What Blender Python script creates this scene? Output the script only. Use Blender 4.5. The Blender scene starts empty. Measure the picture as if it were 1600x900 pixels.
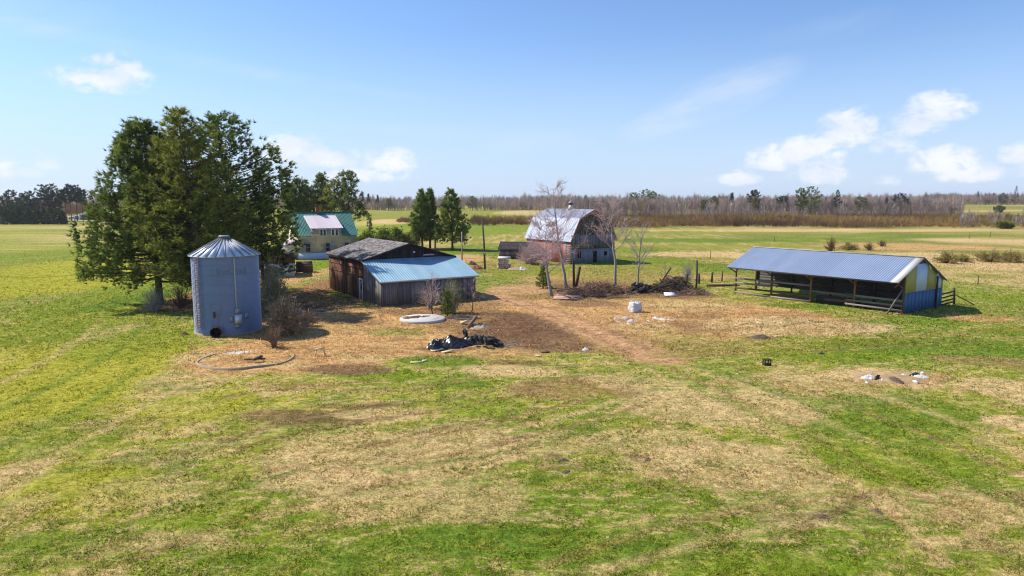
import bpy, math, random
import numpy as np

random.seed(11)
R = np.random.default_rng(11)
SC = bpy.context.scene
COL = SC.collection

# ------------------------------------------------------------------ camera, sky, sun, exposure
CAM_H = 11.0
PITCH = math.radians(7.37)
cam_d = bpy.data.cameras.new("camera")
cam = bpy.data.objects.new("camera", cam_d)
COL.objects.link(cam)
cam.location = (0, 0, CAM_H)
cam.rotation_euler = (math.radians(90) - PITCH, 0, 0)
cam_d.sensor_width = 36.0
cam_d.lens = 24.0
cam_d.clip_start = 0.1
cam_d.clip_end = 20000
SC.camera = cam

SUN_AZ, SUN_EL = -73.0, 45.0            # bearing from +Y (clockwise), elevation
az, el = math.radians(SUN_AZ), math.radians(SUN_EL)
sun_d = bpy.data.lights.new("sun", "SUN")
sun_d.energy = 5.0
sun_d.angle = math.radians(0.53)
sun_d.color = (1.0, 0.915, 0.79)
sun = bpy.data.objects.new("sun", sun_d)
COL.objects.link(sun)
sun.rotation_euler = (math.radians(90) - el, 0, -az + math.pi)
sun.location = (-60, 20, 60)

SC.view_settings.view_transform = 'Standard'
SC.view_settings.look = 'None'
SC.view_settings.exposure = 0.50
SC.cycles.use_denoising = True
SC.cycles.filter_width = 1.15
SC.view_settings.gamma = 1.0
SC.view_settings.use_curve_mapping = False


class NT:
    """small helper round a node tree"""
    def __init__(s, tree):
        s.t = tree; s.n = tree.nodes; s.l = tree.links
    def node(s, kind, **kw):
        o = s.n.new(kind)
        for k, v in kw.items():
            setattr(o, k, v)
        return o
    def put(s, sock, v):
        if hasattr(v, 'is_output'):
            s.l.new(v, sock)
        else:
            sock.default_value = v
    def math(s, op, a, b=None, c=None, clamp=False):
        o = s.node('ShaderNodeMath', operation=op, use_clamp=clamp)
        for i, v in enumerate((a, b, c)):
            if v is not None:
                s.put(o.inputs[i], v)
        return o.outputs[0]
    def smooth(s, v, lo, hi):
        o = s.node('ShaderNodeMapRange', interpolation_type='SMOOTHSTEP')
        s.put(o.inputs[0], v); s.put(o.inputs[1], lo); s.put(o.inputs[2], hi)
        return o.outputs[0]
    def noise(s, vec, scale, detail=3, rough=.55, dist=0):
        o = s.node('ShaderNodeTexNoise')
        s.put(o.inputs['Vector'], vec)
        o.inputs['Scale'].default_value = scale
        o.inputs['Detail'].default_value = detail
        o.inputs['Roughness'].default_value = rough
        o.inputs['Distortion'].default_value = dist
        return o.outputs[0]
    def mix(s, f, a, b, mode='MIX'):
        o = s.node('ShaderNodeMix', data_type='RGBA', blend_type=mode)
        s.put(o.inputs[0], f)
        s.put(o.inputs[6], a if hasattr(a, 'is_output') else (*a, 1))
        s.put(o.inputs[7], b if hasattr(b, 'is_output') else (*b, 1))
        return o.outputs[2]
    def xyz(s, x, y, z=0.0):
        o = s.node('ShaderNodeCombineXYZ')
        s.put(o.inputs[0], x); s.put(o.inputs[1], y); s.put(o.inputs[2], z)
        return o.outputs[0]


world = bpy.data.worlds.new("World")
SC.world = world
world.use_nodes = True
W = NT(world.node_tree)
W.n.clear()
out = W.node('ShaderNodeOutputWorld')
bg = W.node('ShaderNodeBackground')
bg.inputs['Strength'].default_value = 0.088
W.l.new(bg.outputs[0], out.inputs[0])
sky = W.node('ShaderNodeTexSky', sky_type='NISHITA')
sky.sun_disc = False
sky.sun_elevation = el
sky.sun_rotation = az
sky.altitude = 400
sky.air_density = 1.1
sky.dust_density = 0.4
sky.ozone_density = 2.2
SKY_GAIN = (0.94, 1.09, 1.36)
# clouds drift far off: placed by compass bearing and elevation (degrees)
tc = W.node('ShaderNodeTexCoord')
sep = W.node('ShaderNodeSeparateXYZ')
W.l.new(tc.outputs['Generated'], sep.inputs[0])
A = W.math('MULTIPLY', W.math('ARCTAN2', sep.outputs[0], sep.outputs[1]), 57.2958)
Eh = W.math('MULTIPLY', W.math('ARCSINE', sep.outputs[2]), 57.2958)
P3 = W.xyz(A, W.math('MULTIPLY', Eh, 1.5), 0.0)
n_big = W.noise(P3, 0.16, 7, .62)
n_fine = W.noise(P3, 0.7, 8, .6, .3)
CUMULUS = [  # bearing, elevation, half width, half height, strength
    (-30.2, 8.3, 3.5, 1.35, .8), (-29.3, 9.0, 1.7, 1.3, .75),
    (-17.6, 3.7, 2.8, 1.5, .95), (-15.2, 3.1, 3.2, 1.1, .9), (-10.0, 2.9, 2.5, 1.3, .95), (-12.3, 2.0, 4.6, .9, .75),
    (-37.0, 2.2, 1.5, .8, .6), (-33.9, 2.4, .9, .7, .6), (-35.5, 1.7, 2.6, .5, .5), (-38.2, .5, 1.4, .8, .75),
    (25.8, 5.0, 2.1, 1.7, 1.0), (23.4, 3.7, 2.4, 1.3, 1.0), (20.8, 3.1, 2.2, 1.1, .95), (18.2, 1.6, 1.6, .8, .95),
    (24.1, 1.7, 2.3, 1.0, .8), (22.0, 2.7, 3.6, .8, .75),
    (31.3, 6.2, 2.2, 1.3, 1.0), (29.8, 5.0, 2.2, 1.3, .75), (29.0, 3.8, 2.6, .9, .5),
    (31.9, 2.5, 2.2, 1.3, 1.0), (33.3, 1.8, 2.2, 1.0, .95), (36.2, 2.9, 1.5, .9, .9), (37.6, 2.0, 1.9, 1.0, .85), (28.6, 1.3, 1.0, .5, .6),
    (48.0, 4.0, 4.0, 1.8, .9), (-52.0, 5.0, 4.0, 1.8, .8), (58.0, 3.0, 5.0, 1.5, .9),
]
acc = None
for a0, e0, ra, re, st in CUMULUS:
    dx = W.math('DIVIDE', W.math('SUBTRACT', A, a0), ra * 1.3)
    dy = W.math('DIVIDE', W.math('SUBTRACT', Eh, e0), re * 1.3)
    dy = W.math('MAXIMUM', dy, W.math('MULTIPLY', dy, -1.5))          # flatter undersides
    q = W.math('SUBTRACT', 1.0, W.math('ADD', W.math('MULTIPLY', dx, dx), W.math('MULTIPLY', dy, dy)))
    q = W.math('MULTIPLY', W.math('MAXIMUM', q, 0.0), st)
    acc = q if acc is None else W.math('MAXIMUM', acc, q)
dens = W.math('ADD', acc, W.math('MULTIPLY', W.math('SUBTRACT', n_fine, 0.5), 2.6))
dens = W.math('MULTIPLY', W.smooth(dens, 0.08, 1.0), W.smooth(acc, 0.0, 0.5))
dens = W.math('MULTIPLY', dens, W.math('MULTIPLY_ADD', acc, 0.4, 0.6, clamp=True), clamp=True)
# thin high cloud
WISPS = [(16.5, 8.0, 6.5, 2.2, .48, .33), (12.0, 6.1, 4.0, 1.4, .35, .3), (2.0, 4.8, 6.0, 1.1, .22, .05), (-25.0, 10.2, 20, .7, .24, -.12),
         (-38, 12, 10, 3, .18, 0), (24, 12.5, 5, 1.2, .12, .1), (38, 16, 9, 1.6, .2, .0), (-8, 5.6, 8, .7, .16, -.04), (27, 2.4, 22, 2.6, .22, 0), (-30, 2.0, 22, 2.4, .20, 0)]
wacc = None
for a0, e0, ra, re, st, sl in WISPS:
    dA = W.math('SUBTRACT', A, a0)
    dx = W.math('DIVIDE', dA, ra)
    dy = W.math('DIVIDE', W.math('SUBTRACT', W.math('SUBTRACT', Eh, e0), W.math('MULTIPLY', dA, sl)), re)
    q = W.math('SUBTRACT', 1.0, W.math('ADD', W.math('MULTIPLY', dx, dx), W.math('MULTIPLY', dy, dy)))
    q = W.math('MULTIPLY', W.math('MAXIMUM', q, 0.0), st)
    wacc = q if wacc is None else W.math('ADD', wacc, q)
P4 = W.xyz(W.math('MULTIPLY', A, .35), W.math('MULTIPLY_ADD', A, -.35, W.math('MULTIPLY', Eh, 1.6)), 3.0)
wis = W.math('MULTIPLY', wacc, W.smooth(W.noise(P4, .5, 6, .6), .25, .75))
skyc = W.mix(1.0, sky.outputs[0], SKY_GAIN, 'MULTIPLY')
pale = W.smooth(Eh, 14.0, 0.0)
skyc = W.mix(W.math('MULTIPLY', pale, .75), skyc, (4.7, 6.0, 8.3))
c1 = W.mix(wis, skyc, (6.5, 7.1, 8.2))
c2 = W.mix(dens, c1, W.mix(W.smooth(n_big, .35, .6), (6.6, 7.1, 8.2), (7.9, 8.1, 8.6)))
W.l.new(c2, bg.inputs['Color'])

# ------------------------------------------------------------------ helpers
def site(px, py, z=0.0):
    """ground point (metres) surveyed from the photograph: bearing and dip of a photo point"""
    u, v = (px - 800) / 1067.0, (py - 450) / 1067.0
    t = (CAM_H - z) / (math.sin(PITCH) + v * math.cos(PITCH))
    return t * u, t * (math.cos(PITCH) - v * math.sin(PITCH))

def along(px, y, z=0.0):
    """x at depth y on the bearing of a photo column"""
    return (px - 800) / 1067.0 * (y * math.cos(PITCH) - (z - CAM_H) * math.sin(PITCH))

def sst(x, a, b):
    t = np.clip((np.asarray(x, float) - a) / (b - a), 0, 1)
    return t * t * (3 - 2 * t)

def vnoise(x, y, seed=0):
    xi = np.floor(x).astype(np.int64); yi = np.floor(y).astype(np.int64)
    fx = x - xi; fy = y - yi
    fx = fx * fx * (3 - 2 * fx); fy = fy * fy * (3 - 2 * fy)
    def h(a, b):
        n = (a * 374761393 + b * 668265263 + seed * 982451653) & 0x7fffffff
        n = ((n ^ (n >> 13)) * 1274126177) & 0x7fffffff
        n = n ^ (n >> 16)
        return (n & 0xffff) / 65535.0
    a = h(xi, yi); b = h(xi + 1, yi); c = h(xi, yi + 1); d = h(xi + 1, yi + 1)
    return (a + (b - a) * fx) * (1 - fy) + (c + (d - c) * fx) * fy

def fbm(x, y, seed=0, octv=4, rough=.5):
    s = 0; amp = 1; tot = 0
    for o in range(octv):
        s = s + amp * vnoise(x * 2 ** o + 17.3 * o, y * 2 ** o - 9.1 * o, seed + o); tot += amp; amp *= rough
    return s / tot

def terr(x, y):
    x = np.asarray(x, float); y = np.asarray(y, float)
    far = 5.5 * sst(y, 430, 1100) * (0.55 + 0.45 * sst(x, -300, 500))
    near = .10 * (fbm(x * .11, y * .11, 5, 2) - .5) + .09 * (fbm(x * .7, y * .9, 8, 3) - .5)
    return far + near * (1 - sst(y, 150, 300))

def tz(x, y):
    return float(terr(np.array([x]), np.array([y]))[0])


class MB:
    """collects geometry; build() links it as ONE mesh object"""
    def __init__(s):
        s.V = []; s.F = []; s.T = []; s.C = []; s.n = 0; s.smooth = False
    def add(s, v, f, t=.5, c=None):
        v = np.asarray(v, float).reshape(-1, 3)
        fs = f if isinstance(f, list) else [f]
        groups = {}
        for a in fs:
            a = np.asarray(a, int)
            if a.ndim == 1: a = a[None]
            groups.setdefault(a.shape[1], []).append(a)
        for k, g in groups.items():
            s.F.append(np.concatenate(g) + s.n)
        s.V.append(v)
        s.T.append(np.broadcast_to(np.asarray(t, float), (len(v),)))
        if c is not None:
            s.C.append(np.broadcast_to(np.asarray(c, float), (len(v), 3)))
        s.n += len(v)
        return s
    def box(s, x0, x1, y0, y1, z0, z1, t=.5):
        v = [(x, y, z) for z in (z0, z1) for y in (y0, y1) for x in (x0, x1)]
        f = [[0, 2, 3, 1], [4, 5, 7, 6], [0, 1, 5, 4], [1, 3, 7, 5], [3, 2, 6, 7], [2, 0, 4, 6]]
        return s.add(v, f, t)
    def beam(s, p, q, w, h, t=.5, up=(0, 0, 1)):
        p = np.array(p, float); q = np.array(q, float); d = q - p; d /= np.linalg.norm(d)
        a = np.cross(d, up)
        if np.linalg.norm(a) < 1e-3: a = np.cross(d, (0, 1, 0))
        a /= np.linalg.norm(a); b = np.cross(a, d)
        v = [e + a * i * w / 2 + b * j * h / 2 for e in (p, q) for i, j in ((-1, -1), (1, -1), (1, 1), (-1, 1))]
        f = [[3, 2, 1, 0], [4, 5, 6, 7], [0, 1, 5, 4], [1, 2, 6, 5], [2, 3, 7, 6], [3, 0, 4, 7]]
        return s.add(v, f, t)
    def tube(s, pts, rad, n=6, t=.5, cap=True):
        pts = np.asarray(pts, float); m = len(pts)
        rad = np.broadcast_to(np.asarray(rad, float), (m,))
        d = np.gradient(pts, axis=0); d /= np.linalg.norm(d, axis=1)[:, None] + 1e-12
        ref = np.array([0, 0, 1.0]) if abs(d[0][2]) < .9 else np.array([1.0, 0, 0])
        a = np.cross(d, ref); a /= np.linalg.norm(a, axis=1)[:, None] + 1e-12
        b = np.cross(d, a)
        th = np.arange(n) * 2 * np.pi / n
        v = pts[:, None] + rad[:, None, None] * (np.cos(th)[None, :, None] * a[:, None] + np.sin(th)[None, :, None] * b[:, None])
        i = np.arange(m - 1)[:, None] * n; j = np.arange(n)[None]; k = (j + 1) % n
        f = np.stack([i + j, i + k, i + n + k, i + n + j], -1).reshape(-1, 4)
        fs = [f]
        if cap:
            fs += [np.arange(n)[::-1], np.arange(n) + (m - 1) * n]
        return s.add(v.reshape(-1, 3), fs, t)
    def prism(s, poly, y0, y1, t=.5):
        """polygon in (x, z) drawn out along y"""
        n = len(poly)
        v = [(x, y0, z) for x, z in poly] + [(x, y1, z) for x, z in poly]
        f = [list(range(n)), list(range(2 * n - 1, n - 1, -1))] + [[(i + 1) % n, i, n + i, n + (i + 1) % n] for i in range(n)]
        return s.add(v, f, t)
    def slab(s, p00, p10, p11, p01, th, t=.5):
        """four-cornered sheet with thickness below it"""
        q = np.array([p00, p10, p11, p01], float)
        nrm = np.cross(q[1] - q[0], q[3] - q[0]); nrm /= np.linalg.norm(nrm)
        v = np.concatenate([q, q - nrm * th])
        f = [[0, 1, 2, 3], [7, 6, 5, 4]] + [[(i + 1) % 4, i, 4 + i, 4 + (i + 1) % 4] for i in range(4)]
        return s.add(v, f, t)
    def ribbed(s, p00, p10, p11, p01, pitch=.3, h=.03, th=.04, w=.25, tj=.12, sheet=3):
        """metal roofing: p00-p10 along the eave, p01-p11 along the ridge; raised ribs run up the slope"""
        q = [np.array(p, float) for p in (p00, p10, p11, p01)]
        nrm = np.cross(q[1] - q[0], q[3] - q[0]); nrm /= np.linalg.norm(nrm)
        L = np.linalg.norm(q[1] - q[0]); k = max(2, int(round(L / pitch)))
        us, hs, ts = [], [], []
        tv = .5
        for i in range(k):
            if i % sheet == 0: tv = .5 + tj * random.uniform(-1, 1)
            for f_, hh in ((0, 0), (1 - w, 0), (1 - w * .75, h), (1 - w * .25, h)):
                us.append((i + f_) / k); hs.append(hh); ts.append(tv)
        us.append(1); hs.append(0); ts.append(tv)
        us = np.array(us)[:, None]; hs = np.array(hs)[:, None]
        lo = q[0] + (q[1] - q[0]) * us + nrm * hs; hi = q[3] + (q[2] - q[3]) * us + nrm * hs
        m = len(us); i = np.arange(m - 1)
        s.add(np.concatenate([lo, hi]), np.stack([i, i + 1, m + i + 1, m + i], -1), np.concatenate([ts, ts]))
        dn = nrm * .004
        s.slab(q[0] - dn, q[1] - dn, q[2] - dn, q[3] - dn, th, .5)
        return s
    def boards(s, p, q, z0, ztop, bw=.2, th=.03, back=True, zb=None, gap=.012, tj=.35):
        """upright board wall from p to q (x, y); ztop is a height or a function of the fraction along it"""
        p = np.array(p, float); q = np.array(q, float); L = np.linalg.norm(q - p); d = (q - p) / L
        nrm = np.array([d[1], -d[0]])
        zt = ztop if callable(ztop) else (lambda f: ztop)
        k = max(1, int(round(L / bw)))
        for i in range(k):
            f0, f1 = i / k, (i + 1) / k
            a = p + d * (f0 * L + gap / 2); b = p + d * (f1 * L - gap / 2)
            o = nrm * (th * random.uniform(.6, 1.0))
            zz = z0 + random.uniform(0, .05)
            v = [(*(a + o), zz), (*(b + o), zz), (*(b + o), zt(f1)), (*(a + o), zt(f0)),
                 (*a, zz), (*b, zz), (*b, zt(f1)), (*a, zt(f0))]
            f = [[0, 1, 2, 3], [1, 0, 4, 5], [2, 1, 5, 6], [3, 2, 6, 7], [0, 3, 7, 4]]
            s.add(v, f, .5 + tj * random.uniform(-1, 1))
        if back:
            n = 9
            e = -nrm * .05
            fr = np.linspace(0, 1, n)
            for i in range(n - 1):
                a = p + d * L * fr[i] + nrm * .002; b = p + d * L * fr[i + 1] + nrm * .002
                v = [(*a, z0), (*b, z0), (*b, zt(fr[i + 1]) - .01), (*a, zt(fr[i]) - .01),
                     (*(a + e), z0), (*(b + e), z0), (*(b + e), zt(fr[i + 1]) - .01), (*(a + e), zt(fr[i]) - .01)]
                s.add(v, [[0, 1, 2, 3], [5, 4, 7, 6], [3, 2, 6, 7], [1, 0, 4, 5]], .0)
        return s
    def shingles(s, p00, p10, p11, p01, cw=.28, ch=.22, lift=.02, tj=.4, miss=0.0):
        """courses of loose shakes on a slab"""
        q = [np.array(p, float) for p in (p00, p10, p11, p01)]
        nrm = np.cross(q[1] - q[0], q[3] - q[0]); nrm /= np.linalg.norm(nrm)
        L = np.linalg.norm(q[1] - q[0]); H = np.linalg.norm(q[3] - q[0])
        du = (q[1] - q[0]) / L; dv = (q[3] - q[0]) / H
        s.slab(*q, .12, .1)
        for r in range(int(H / ch)):
            off = random.uniform(0, cw)
            n = int(L / cw)
            rt = random.uniform(-.15, .15)
            for i in range(n):
                if random.random() < miss: continue
                u0 = max(0, off + i * cw - cw / 2); u1 = min(L, u0 + cw * random.uniform(.8, .97))
                v0 = r * ch - random.uniform(0, .03) * (r > 0); v1 = min(H, r * ch + ch * 1.25)
                a = lift * random.uniform(.7, 1.8)
                v = [q[0] + du * u0 + dv * v0 + nrm * a, q[0] + du * u1 + dv * v0 + nrm * a,
                     q[0] + du * u1 + dv * v1 + nrm * .006, q[0] + du * u0 + dv * v1 + nrm * .006,
                     q[0] + du * u0 + dv * v0, q[0] + du * u1 + dv * v0]
                s.add(v, [[0, 1, 2, 3], [4, 5, 1, 0]], .5 + rt + tj * random.uniform(-1, 1))
        return s
    def blades(s, C, D, length, width, n, spread, tint, tj=.15, col=None):
        """n thin pointed leaves at every centre C, fanned round direction D (vectorised)"""
        N = len(C)
        if N == 0: return s
        C = np.repeat(np.asarray(C, float), n, 0); D = np.repeat(np.asarray(D, float), n, 0)
        ln = np.repeat(np.broadcast_to(np.asarray(length, float), (N,)), n) * R.uniform(.6, 1.15, N * n)
        wd = np.repeat(np.broadcast_to(np.asarray(width, float), (N,)), n) * R.uniform(.7, 1.3, N * n)
        d = D + spread * R.normal(size=C.shape); d /= np.linalg.norm(d, axis=1)[:, None] + 1e-9
        a = np.cross(d, R.normal(size=C.shape)); a /= np.linalg.norm(a, axis=1)[:, None] + 1e-9
        b0 = C - a * wd[:, None] * .5; b1 = C + a * wd[:, None] * .5; tip = C + d * ln[:, None]
        v = np.stack([b0, b1, tip], 1).reshape(-1, 3)
        f = np.arange(N * n * 3).reshape(-1, 3)
        t = np.repeat(np.repeat(np.broadcast_to(np.asarray(tint, float), (N,)), n) + tj * R.uniform(-1, 1, N * n), 3)
        c = None if col is None else np.repeat(np.repeat(col, n, 0) * R.uniform(.8, 1.2, (N * n, 1)), 3, 0)
        return s.add(v, f, t, c)
    def mesh(s, name, mat):
        V = np.concatenate(s.V).astype(np.float32)
        me = bpy.data.meshes.new(name)
        me.vertices.add(len(V)); me.vertices.foreach_set('co', V.ravel())
        lens = np.concatenate([np.full(len(f), f.shape[1]) for f in s.F])
        idx = np.concatenate([f.ravel() for f in s.F]).astype(np.int32)
        me.loops.add(len(idx)); me.loops.foreach_set('vertex_index', idx)
        st = np.concatenate([[0], np.cumsum(lens)[:-1]]).astype(np.int32)
        me.polygons.add(len(lens)); me.polygons.foreach_set('loop_start', st)
        if s.smooth: me.polygons.foreach_set('use_smooth', np.ones(len(lens), bool))
        me.update(calc_edges=True)
        at = me.attributes.new('tint', 'FLOAT', 'POINT')
        at.data.foreach_set('value', np.concatenate(s.T).astype(np.float32))
        if s.C:
            ca = me.attributes.new('shade', 'FLOAT_COLOR', 'POINT')
            cc = np.concatenate(s.C); cc = np.concatenate([cc, np.ones((len(cc), 1))], 1)
            ca.data.foreach_set('color', cc.astype(np.float32).ravel())
        if mat is not None: me.materials.append(mat)
        return me
    def build(s, name, mat, parent=None, label=None):
        o = bpy.data.objects.new(name, s.mesh(name, mat)); COL.objects.link(o)
        if parent is not None: o.parent = parent
        if label: o['label'] = label
        return o


def tag(o, label, cat, group=None, kind=None):
    o['label'] = label; o['category'] = cat
    if group: o['group'] = group
    if kind: o['kind'] = kind
    return o

def thing(name, label, cat, x, y, rz=0, group=None, z=None):
    o = bpy.data.objects.new(name, None); COL.objects.link(o)
    o.empty_display_size = .3
    o.location = (x, y, tz(x, y) if z is None else z); o.rotation_euler = (0, 0, rz)
    return tag(o, label, cat, group)

def dup(root, x, y, rz=0, sc=1.0, label=None, group=None, z=None):
    r = root.copy(); COL.objects.link(r)
    r.location = (x, y, tz(x, y) if z is None else z); r.rotation_euler = (0, 0, rz)
    r.scale = (sc, sc, sc) if not isinstance(sc, tuple) else sc
    if label: r['label'] = label
    if group: r['group'] = group
    for ch in root.children:
        c = ch.copy(); COL.objects.link(c); c.parent = r
    return r

# ------------------------------------------------------------------ materials
def mat(name, a, b, rough=.85, metal=0.0, scale=3.0, namt=.5, stretch=(1, 1, 1), bump=0.0, bscale=None,
        spot=None, spot_scale=1.0, spot_thr=.6, spot_soft=.08, transl=0.0, spec=.3, tgain=1.0):
    """two-tone weathered surface: tone from each piece's own tint plus noise, and stains of a third colour"""
    m = bpy.data.materials.new(name); m.use_nodes = True
    T = NT(m.node_tree); T.n.clear()
    o = T.node('ShaderNodeOutputMaterial')
    tc_ = T.node('ShaderNodeTexCoord'); mp = T.node('ShaderNodeMapping')
    T.l.new(tc_.outputs['Object'], mp.inputs[0]); mp.inputs['Scale'].default_value = stretch
    at = T.node('ShaderNodeAttribute', attribute_name='tint')
    n = T.noise(mp.outputs[0], scale, 5, .6)
    n2 = T.noise(mp.outputs[0], scale * 6, 4, .65)
    fac = T.math('ADD', T.math('MULTIPLY_ADD', T.math('SUBTRACT', at.outputs['Fac'], .5), tgain, .5),
                 T.math('MULTIPLY', T.math('SUBTRACT', T.math('MULTIPLY_ADD', n2, .4, T.math('MULTIPLY', n, .6)), .5), namt * 2.4), clamp=True)
    c = T.mix(fac, a, b)
    if spot:
        sp = T.noise(mp.outputs[0], spot_scale, 6, .62)
        c = T.mix(T.smooth(sp, spot_thr - spot_soft, spot_thr + spot_soft), c, spot)
    if transl:
        df = T.node('ShaderNodeBsdfDiffuse'); tr = T.node('ShaderNodeBsdfTranslucent'); mx = T.node('ShaderNodeMixShader')
        T.l.new(c, df.inputs[0]); T.l.new(c, tr.inputs[0]); mx.inputs[0].default_value = transl
        T.l.new(df.outputs[0], mx.inputs[1]); T.l.new(tr.outputs[0], mx.inputs[2]); T.l.new(mx.outputs[0], o.inputs[0])
        return m
    p = T.node('ShaderNodeBsdfPrincipled')
    T.l.new(c, p.inputs['Base Color'])
    p.inputs['Roughness'].default_value = rough; p.inputs['Metallic'].default_value = metal
    p.inputs['Specular IOR Level'].default_value = spec
    if bump:
        bp = T.node('ShaderNodeBump'); bp.inputs['Strength'].default_value = bump; bp.inputs['Distance'].default_value = .05
        T.l.new(T.noise(mp.outputs[0], bscale or scale * 5, 4, .6), bp.inputs['Height']); T.l.new(bp.outputs[0], p.inputs['Normal'])
    T.l.new(p.outputs[0], o.inputs[0])
    return m

def shade_mat(name, fine=True, transl=0.0):
    """soil and grass: colour carried by the sheet itself plus fine mottling"""
    m = bpy.data.materials.new(name); m.use_nodes = True
    T = NT(m.node_tree); T.n.clear()
    o = T.node('ShaderNodeOutputMaterial')
    at = T.node('ShaderNodeAttribute', attribute_name='shade')
    c = at.outputs['Color']
    if fine:
        tc_ = T.node('ShaderNodeTexCoord')
        ob = tc_.outputs['Object']
        rot = T.node('ShaderNodeMapping'); T.l.new(ob, rot.inputs[0]); rot.inputs['Rotation'].default_value = (0, 0, -.3); rot.inputs['Scale'].default_value = (.6, 1.35, 1)
        n1 = T.noise(ob, 2.4, 8, .75, .5); n2 = T.noise(ob, 11.0, 4, .75)
        mx = T.math('MULTIPLY_ADD', n1, .55, T.math('MULTIPLY', n2, .45))
        ya = T.node('ShaderNodeAttribute', attribute_name='tint').outputs['Fac']
        yd = T.math('MAXIMUM', ya, 0.0)
        turf = T.math('SUBTRACT', 1.0, T.math('ABSOLUTE', T.math('MULTIPLY', ya, T.math('MULTIPLY_ADD', yd, .4, .6))))
        fleck = T.smooth(T.noise(rot.outputs[0], 1.5, 9, .80, .5), .49, .58)
        c = T.mix(T.math('MULTIPLY', T.math('MULTIPLY', fleck, .66), turf), c, T.mix(T.math('MULTIPLY', ya, -1.1, clamp=True), (.54, .385, .19), (.44, .40, .060)))
        sp = T.node('ShaderNodeMapping'); T.l.new(rot.outputs[0], sp.inputs[0]); sp.inputs['Location'].default_value = (31, 17, 5)
        sprout = T.smooth(T.noise(sp.outputs[0], 1.3, 9, .80, .4), .53, .61)
        c = T.mix(T.math('MULTIPLY', T.math('MULTIPLY', sprout, .62), turf), c, (.082, .148, .012))
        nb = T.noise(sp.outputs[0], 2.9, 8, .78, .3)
        tuft_shadow = T.smooth(nb, .58, .66)  # soil-brown flecks: shade between grass tufts painted into the ground colour
        c = T.mix(T.math('MULTIPLY', tuft_shadow, .42), c, (.15, .095, .046))
        blot = T.smooth(T.noise(sp.outputs[0], .42, 7, .7, .6), .50, .62)
        c = T.mix(T.math('MULTIPLY', T.math('MULTIPLY', blot, .62), yd), c, (.17, .10, .055))
        c = T.mix(T.math('MULTIPLY', T.math('MULTIPLY', T.smooth(nb, .46, .36), .45), yd), c, (.64, .45, .23))
        c = T.mix(1.0, c, T.mix(T.smooth(mx, .40, .60), (.60, .61, .56), (1.42, 1.38, 1.40)), 'MULTIPLY')
        p = T.node('ShaderNodeBsdfPrincipled')
        p.inputs['Roughness'].default_value = 1.0; p.inputs['Specular IOR Level'].default_value = .05
        T.l.new(c, p.inputs['Base Color'])
        bp = T.node('ShaderNodeBump'); bp.inputs['Strength'].default_value = .8; bp.inputs['Distance'].default_value = .2
        T.l.new(mx, bp.inputs['Height']); T.l.new(bp.outputs[0], p.inputs['Normal'])
        T.l.new(p.outputs[0], o.inputs[0])
    else:
        df = T.node('ShaderNodeBsdfDiffuse'); tr = T.node('ShaderNodeBsdfTranslucent'); mx = T.node('ShaderNodeMixShader')
        T.l.new(c, df.inputs[0]); T.l.new(c, tr.inputs[0]); mx.inputs[0].default_value = transl
        T.l.new(df.outputs[0], mx.inputs[1]); T.l.new(tr.outputs[0], mx.inputs[2]); T.l.new(mx.outputs[0], o.inputs[0])
    return m

M = {}
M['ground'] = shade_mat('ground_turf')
M['blade'] = shade_mat('grass_blades', False, .5)
M['grey_board'] = mat('weathered_grey_boards', (.085, .075, .072), (.27, .25, .25), .9, scale=1.6, stretch=(1, 1, .25), namt=.45, bump=.3, spot=(.16, .10, .07), spot_scale=.9, spot_thr=.66)
M['red_board'] = mat('weathered_brown_boards', (.045, .018, .010), (.21, .085, .045), .9, scale=1.1, stretch=(1, 1, .3), namt=.5, bump=.3, spot=(.24, .17, .13), spot_scale=.7, spot_thr=.66)
M['dark_board'] = mat('dark_gable_boards', (.018, .015, .015), (.05, .042, .042), .9, scale=2, namt=.4)
M['barn_red'] = mat('faded_barn_red_boards', (.20, .055, .045), (.42, .17, .14), .9, scale=1.2, stretch=(1, 1, .3), namt=.5, spot=(.36, .27, .24), spot_scale=.8, spot_thr=.60)
M['barn_grey'] = mat('barn_gable_boards', (.10, .09, .095), (.24, .22, .23), .9, scale=1.3, stretch=(1, 1, .3), namt=.5)
M['barn_dark'] = mat('barn_upper_shingles', (.055, .045, .05), (.14, .12, .125), .9, scale=2.2, namt=.5)
M['block'] = mat('whitewashed_block', (.16, .17, .20), (.30, .31, .34), .9, scale=2.0, namt=.5)
M['shake'] = mat('old_grey_shingles', (.06, .055, .058), (.30, .28, .29), .95, scale=1.0, namt=.45, spot=(.05, .045, .04), spot_scale=.6, spot_thr=.64)
M['steel_lean'] = mat('pale_blue_steel_roof', (.21, .36, .46), (.29, .46, .57), .5, metal=.15, scale=.9, namt=.7, spot=(.27, .36, .42), spot_scale=.6, spot_thr=.62)
M['steel_pole'] = mat('blue_grey_steel_roof', (.18, .24, .36), (.235, .30, .425), .5, metal=.15, scale=.7, namt=.65, spot=(.22, .25, .31), spot_scale=.5, spot_thr=.64)
M['steel_barn'] = mat('galvanised_barn_roof', (.19, .215, .29), (.33, .36, .45), .5, metal=.25, scale=1.2, namt=.5, spot=(.24, .2, .21), spot_scale=.55, spot_thr=.76)
M['steel_green'] = mat('green_steel_roof', (.018, .13, .115), (.04, .22, .185), .55, metal=.0, scale=1.2, namt=.35)
M['steel_pink'] = mat('pale_dormer_roof', (.50, .43, .47), (.68, .60, .64), .6, scale=1.0, namt=.4)
M['trim_pale'] = mat('pale_metal_trim', (.40, .40, .39), (.50, .50, .48), .6, scale=2, namt=.3)
M['bin_steel'] = mat('galvanised_bin_wall', (.20, .27, .41), (.28, .355, .51), .42, metal=.35, scale=1.1, stretch=(1, 1, .22), namt=.75, spot=(.24, .20, .20), spot_scale=1.1, spot_thr=.62)
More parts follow.
